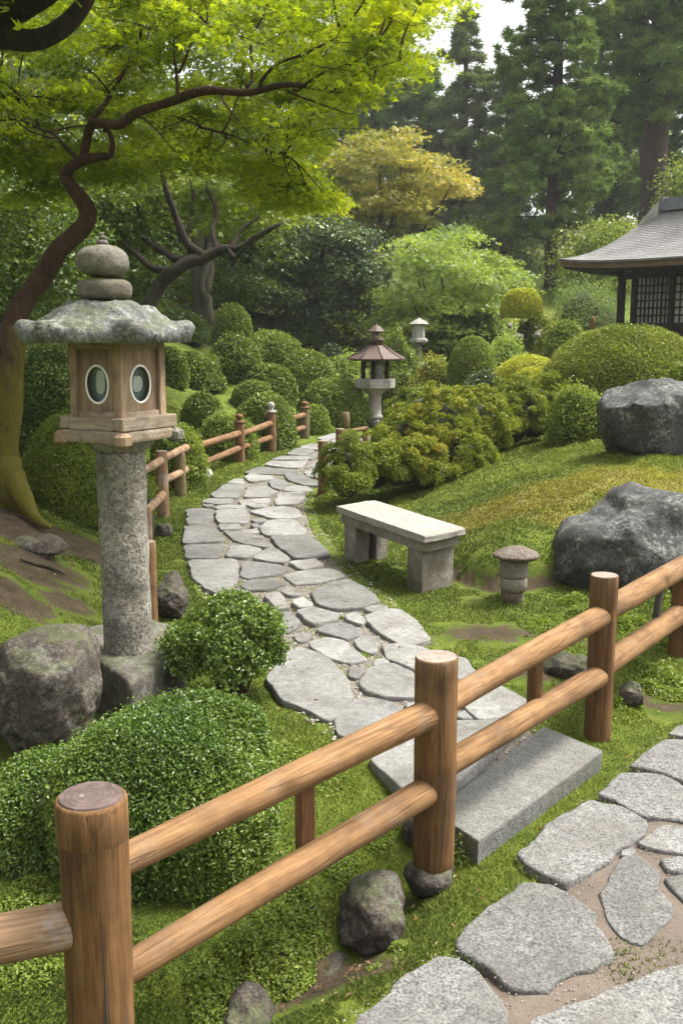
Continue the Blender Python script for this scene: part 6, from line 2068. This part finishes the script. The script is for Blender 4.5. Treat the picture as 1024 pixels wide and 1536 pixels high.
# ------------------------------------------------------------------ moss, grass, weeds, litter
PATHPX = PATHPOLY
def on_stone(x, y):
    m = np.zeros(len(x), bool)
    for p in STONEPOLYS:
        lo, hi = p.min(0) - .01, p.max(0) + .01
        k = (x > lo[0]) & (x < hi[0]) & (y > lo[1]) & (y < hi[1])
        if k.any():
            i = np.where(k)[0]
            m[i] |= inpoly(x[i], y[i], p)
    return m
WALKPOLY = np.vstack([wl, far_r[::-1]])
def cloud(n, y0, y1, r):
    """points on the ground inside the view, denser near"""
    y = y0 * (y1 / y0) ** r.uniform(0, 1, n)
    hw = .36 * y + .25
    x = r.uniform(-1, 1, n) * hw
    return x, y
def mossmat():
    m, nt, b = newmat("moss_blades")
    v, g = attr(nt, "var"), attr(nt, "gold")
    green = ramp(nt, v, [(0, (.048, .072, .014)), (.5, (.125, .160, .026)), (1, (.25, .285, .048))])
    gold = ramp(nt, v, [(0, (.125, .118, .02)), (.5, (.24, .222, .036)), (1, (.35, .345, .055))])
    c = mixc(nt, g, green, gold)
    lk(nt, c, b.inputs["Base Color"])
    b.inputs["Roughness"].default_value = .7
    b.inputs["Specular IOR Level"].default_value = .15
    t = nd(nt, "ShaderNodeBsdfTranslucent")
    lk(nt, c, t.inputs["Color"])
    mx = nd(nt, "ShaderNodeMixShader")
    mx.inputs[0].default_value = .3
    lk(nt, b.outputs[0], mx.inputs[1]); lk(nt, t.outputs[0], mx.inputs[2])
    lk(nt, mx.outputs[0], nt.nodes["Material Output"].inputs["Surface"])
    return m
L_MOSS = mossmat()
r = np.random.RandomState(33)
x, y = cloud(620000, 1.5, 16, r)
so, go = masks(x, y)
keep = (so + fbm(np.column_stack([x * 7, y * 7, 0 * x]), 8, 3) * .35) < .42
keep &= ~inpoly(x, y, WALKPOLY)
keep &= r.uniform(0, 1, len(x)) < np.where(inpoly(x, y, PATHPOLY), .05 + .22 * (fbm(np.column_stack([x * 3, y * 3, 0 * x]), 18, 3) > .25), 1)
x, y, go = x[keep], y[keep], go[keep]
keep = ~on_stone(x, y)
x, y, go = x[keep], y[keep], go[keep]
z = H(x, y)
n = len(x)
P = np.column_stack([x, y, z])
pn = fbm(np.column_stack([x * 5, y * 5, 0 * x]), 14, 3)
tall = np.clip(.35 + .9 * pn, .05, 1.2)
hgt = (.006 + .011 * tall * r.uniform(.5, 1.4, n)) * np.clip(y / 5, .75, 2.2) ** .8
wid = .0036 * np.clip(y / 3.5, .7, 4)
lean = r.normal(size=(n, 2)) * .8
ang = r.uniform(0, 2 * math.pi, n)
B = np.column_stack([np.cos(ang), np.sin(ang), 0 * ang]) * wid[:, None]
tip = P + np.column_stack([lean[:, 0] * hgt, lean[:, 1] * hgt, hgt])
V = np.empty((n, 3, 3))
V[:, 0] = P - B - np.array([0, 0, .004]); V[:, 1] = P + B - np.array([0, 0, .004]); V[:, 2] = tip
gg = np.clip((go + .45 * (.5 * fbm(np.column_stack([x * 1.3, y * 1.3, z * 1.3]), 6, 4)) - .32) * 3.2, 0, 1)
pm = fbm(np.column_stack([x * 1.1, y * 1.1, 0 * x]), 24, 4)
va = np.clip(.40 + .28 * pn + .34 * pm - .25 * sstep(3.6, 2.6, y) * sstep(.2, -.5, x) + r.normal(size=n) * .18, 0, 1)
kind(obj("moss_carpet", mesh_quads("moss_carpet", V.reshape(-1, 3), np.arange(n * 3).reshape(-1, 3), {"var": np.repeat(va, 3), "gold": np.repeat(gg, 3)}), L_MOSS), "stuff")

# leafy ground cover in patches
def patch(px, py, rpx, n, hmax, r):
    c_ = terr(px, py)
    w = mpp(c_[1], .3)
    R = rpx * w
    a, q = r.uniform(0, 2 * math.pi, n), np.sqrt(r.uniform(0, 1, n))
    x, y = c_[0] + R * q * np.cos(a), c_[1] + R * 1.25 * q * np.sin(a)
    e = np.clip(1 - q ** 2, .1, 1)
    lump = np.clip(.6 + .7 * fbm(np.column_stack([x * 9, y * 9, 0 * x]), int(px), 3), .1, 1.4)
    z = H(x, y) + hmax * e * lump * r.uniform(.25, 1, n)
    return np.column_stack([x, y, z])
GC = [(995, 1025, 55, 2600, .10), (950, 1000, 45, 1800, .09), (1010, 960, 40, 1500, .10), (690, 1290, 22, 420, .09), (415, 1420, 60, 3600, .12), (450, 1370, 50, 2400, .08), (370, 1460, 50, 2200, .10), (320, 1500, 45, 1600, .08), (600, 1420, 18, 200, .05), (560, 1450, 12, 120, .03), (150, 1160, 40, 900, .06), (440, 1130, 40, 700, .03), (500, 1170, 40, 600, .03),
      (885, 930, 48, 1700, .09), (930, 1065, 40, 1000, .05), (940, 940, 45, 1500, .10), (820, 935, 40, 1100, .05), (690, 1075, 0.1, 4, .01), (500, 1290, 40, 1000, .03), (60, 1350, 70, 2000, .05), (40, 1440, 70, 2000, .05), (560, 1250, 30, 500, .03),
      (640, 1300, 14, 160, .04), (980, 900, 40, 1400, .12), (860, 905, 26, 700, .08), (500, 745, 22, 500, .10), (545, 760, 26, 400, .06), (500, 690, 10, 200, .2), (460, 905, 6, 60, .02), (507, 930, 8, 90, .025), (548, 985, 9, 110, .025), (560, 1010, 7, 60, .02), (700, 1060, 16, 160, .03), (760, 1100, 26, 260, .03), (150, 745, 60, 1500, .10), (60, 770, 50, 600, .06), (760, 900, 30, 500, .05)]
Ps = np.concatenate([patch(*g_, r) for g_ in GC])
V, F = leaf_quads(Ps, np.tile([0, 0, 1.0], (len(Ps), 1)), np.full(len(Ps), .017) * np.clip(Ps[:, 1] / 4, .8, 2.5), .6, .7, r=r)
kind(obj("ground_cover", mesh_quads("ground_cover", V, F, {"var": np.repeat(r.beta(2, 2, len(Ps)), 4)}), L_BRIGHT), "stuff")
# dead leaves and pine needles
x, y = cloud(9000, 2.0, 12, r)
so, go = masks(x, y)
k = (r.uniform(0, 1, len(x)) < .09 + .9 * so) & ~inpoly(x, y, WALKPOLY)
x, y = x[k], y[k]
z = H(x, y) + .012 + .03 * on_stone(x, y)
Pl = np.column_stack([x, y, z])
L_LITTER = leafmat("dead_leaf", [(0, (.09, .05, .025)), (.5, (.17, .10, .05)), (1, (.30, .22, .12))], 0, .8, .1)
V, F = leaf_quads(Pl, np.tile([0, 0, 1.0], (len(Pl), 1)), np.full(len(Pl), .017) * np.where(r.uniform(0, 1, len(Pl)) < .6, .7, 1.3), .38, .35, .15, r=r)
kind(obj("leaf_litter", mesh_quads("leaf_litter", V, F, {"var": np.repeat(r.uniform(0, 1, len(Pl)), 4)}), L_LITTER), "stuff")
# grit and pebbles in the path joints
x, y = cloud(30000, 3.5, 12, r)
k = inpoly(x, y, PATHPOLY)
x, y = x[k], y[k]
k = ~on_stone(x, y)
x, y = x[k], y[k]
Pg = np.column_stack([x, y, H(x, y) + .009])
n = len(x)
O8 = np.array([[1, 0, 0], [-1, 0, 0], [0, 1, 0], [0, -1, 0], [0, 0, .6], [0, 0, -.6]])
F8 = np.array([[0, 2, 4], [2, 1, 4], [1, 3, 4], [3, 0, 4], [2, 0, 5], [1, 2, 5], [3, 1, 5], [0, 3, 5]])
sz = (r.uniform(.003, .011, n))[:, None, None]
V = (Pg[:, None] + O8[None] * sz * r.uniform(.6, 1.3, (n, 6, 1))).reshape(-1, 3)
F = (F8[None] + (np.arange(n) * 6)[:, None, None]).reshape(-1, 3)
L_GRIT = leafmat("path_pebbles", [(0, (.12, .10, .08)), (.5, (.25, .22, .18)), (1, (.42, .40, .36))], 0, .85, .2)
kind(obj("path_grit", mesh_quads("path_grit", V, F, {"var": np.repeat(r.uniform(0, 1, n), 6)}), L_GRIT), "stuff")

# ------------------------------------------------------------------ the damp air between here and the woods
hm = bpy.data.materials.new("garden_air")
hm.use_nodes = True
hn = hm.node_tree
for q in list(hn.nodes):
    if q.type == 'BSDF_PRINCIPLED':
        hn.nodes.remove(q)
pv = hn.nodes.new("ShaderNodeVolumePrincipled")
pv.inputs["Color"].default_value = (.93, .96, 1.0, 1)
pv.inputs["Density"].default_value = .0006
hn.links.new(pv.outputs[0], hn.nodes["Material Output"].inputs["Volume"])
V, F = prism([(-170, -60), (170, -60), (170, 165), (-170, 165)], -1.5, 48)
hz_ = obj("haze", mesh_quads("haze", V, F), hm)
kind(hz_, "stuff")

# a bare twig on the left bank
tw = [terr(px, py) + np.array([0, 0, .02]) for px, py in ((32, 843), (55, 850), (75, 855), (98, 866))]
q, rr = smooth_line(tw, [.006, .012, .011, .005], 5, .01, 4)
V, F = tube(q, rr, 7)
single("fallen_branch", mesh_quads("fallen_branch", V, F, smooth=True), M_BARK, "bare pale twig lying across the soil of the left bank", "branch", tw[1])

# sand, grit and moss crumbs on the mortar of the front walk
x = r.uniform(.0, 2.6, 16000); y = r.uniform(1.6, 5.2, 16000)
k = inpoly(x, y, WALKPOLY)
x, y = x[k], y[k]
k = ~on_stone(x, y)
x, y = x[k], y[k]
n = len(x)
Pg = np.column_stack([x, y, np.full(n, .024)])
sz = (r.uniform(.0012, .0045, n))[:, None, None]
V = (Pg[:, None] + O8[None] * sz * r.uniform(.6, 1.3, (n, 6, 1))).reshape(-1, 3)
F = (F8[None] + (np.arange(n) * 6)[:, None, None]).reshape(-1, 3)
kind(obj("walk_grit", mesh_quads("walk_grit", V, F, {"var": np.repeat(r.uniform(0, .8, n), 6)}), L_GRIT), "stuff")
# moss creeping along the walk's edge and joints
x = r.uniform(-.4, 2.6, 60000); y = r.uniform(1.5, 5.2, 60000)
k = inpoly(x, y, WALKPOLY)
x, y = x[k], y[k]
ed_ = np.abs(seg_signed(x, y, [tuple(q) for q in wl]))
k = (ed_ < .10 + .10 * fbm(np.column_stack([x * 4, y * 4, 0 * x]), 31, 3)) | (fbm(np.column_stack([x * 2.2, y * 2.2, 0 * x]), 41, 4) > .62)
x, y = x[k], y[k]
k = ~on_stone(x, y)
x, y = x[k], y[k]
n = len(x)
P = np.column_stack([x, y, np.full(n, .022)])
ang = r.uniform(0, 2 * math.pi, n)
B = np.column_stack([np.cos(ang), np.sin(ang), 0 * ang]) * .0035
h_ = r.uniform(.006, .016, n)
tip = P + np.column_stack([r.normal(size=n) * .7 * h_, r.normal(size=n) * .7 * h_, h_])
V = np.stack([P - B, P + B, tip], 1).reshape(-1, 3)
kind(obj("joint_moss", mesh_quads("joint_moss", V, np.arange(n * 3).reshape(-1, 3), {"var": np.repeat(r.beta(2, 2, n) * .9, 3), "gold": np.zeros(n * 3)}), L_MOSS), "stuff")
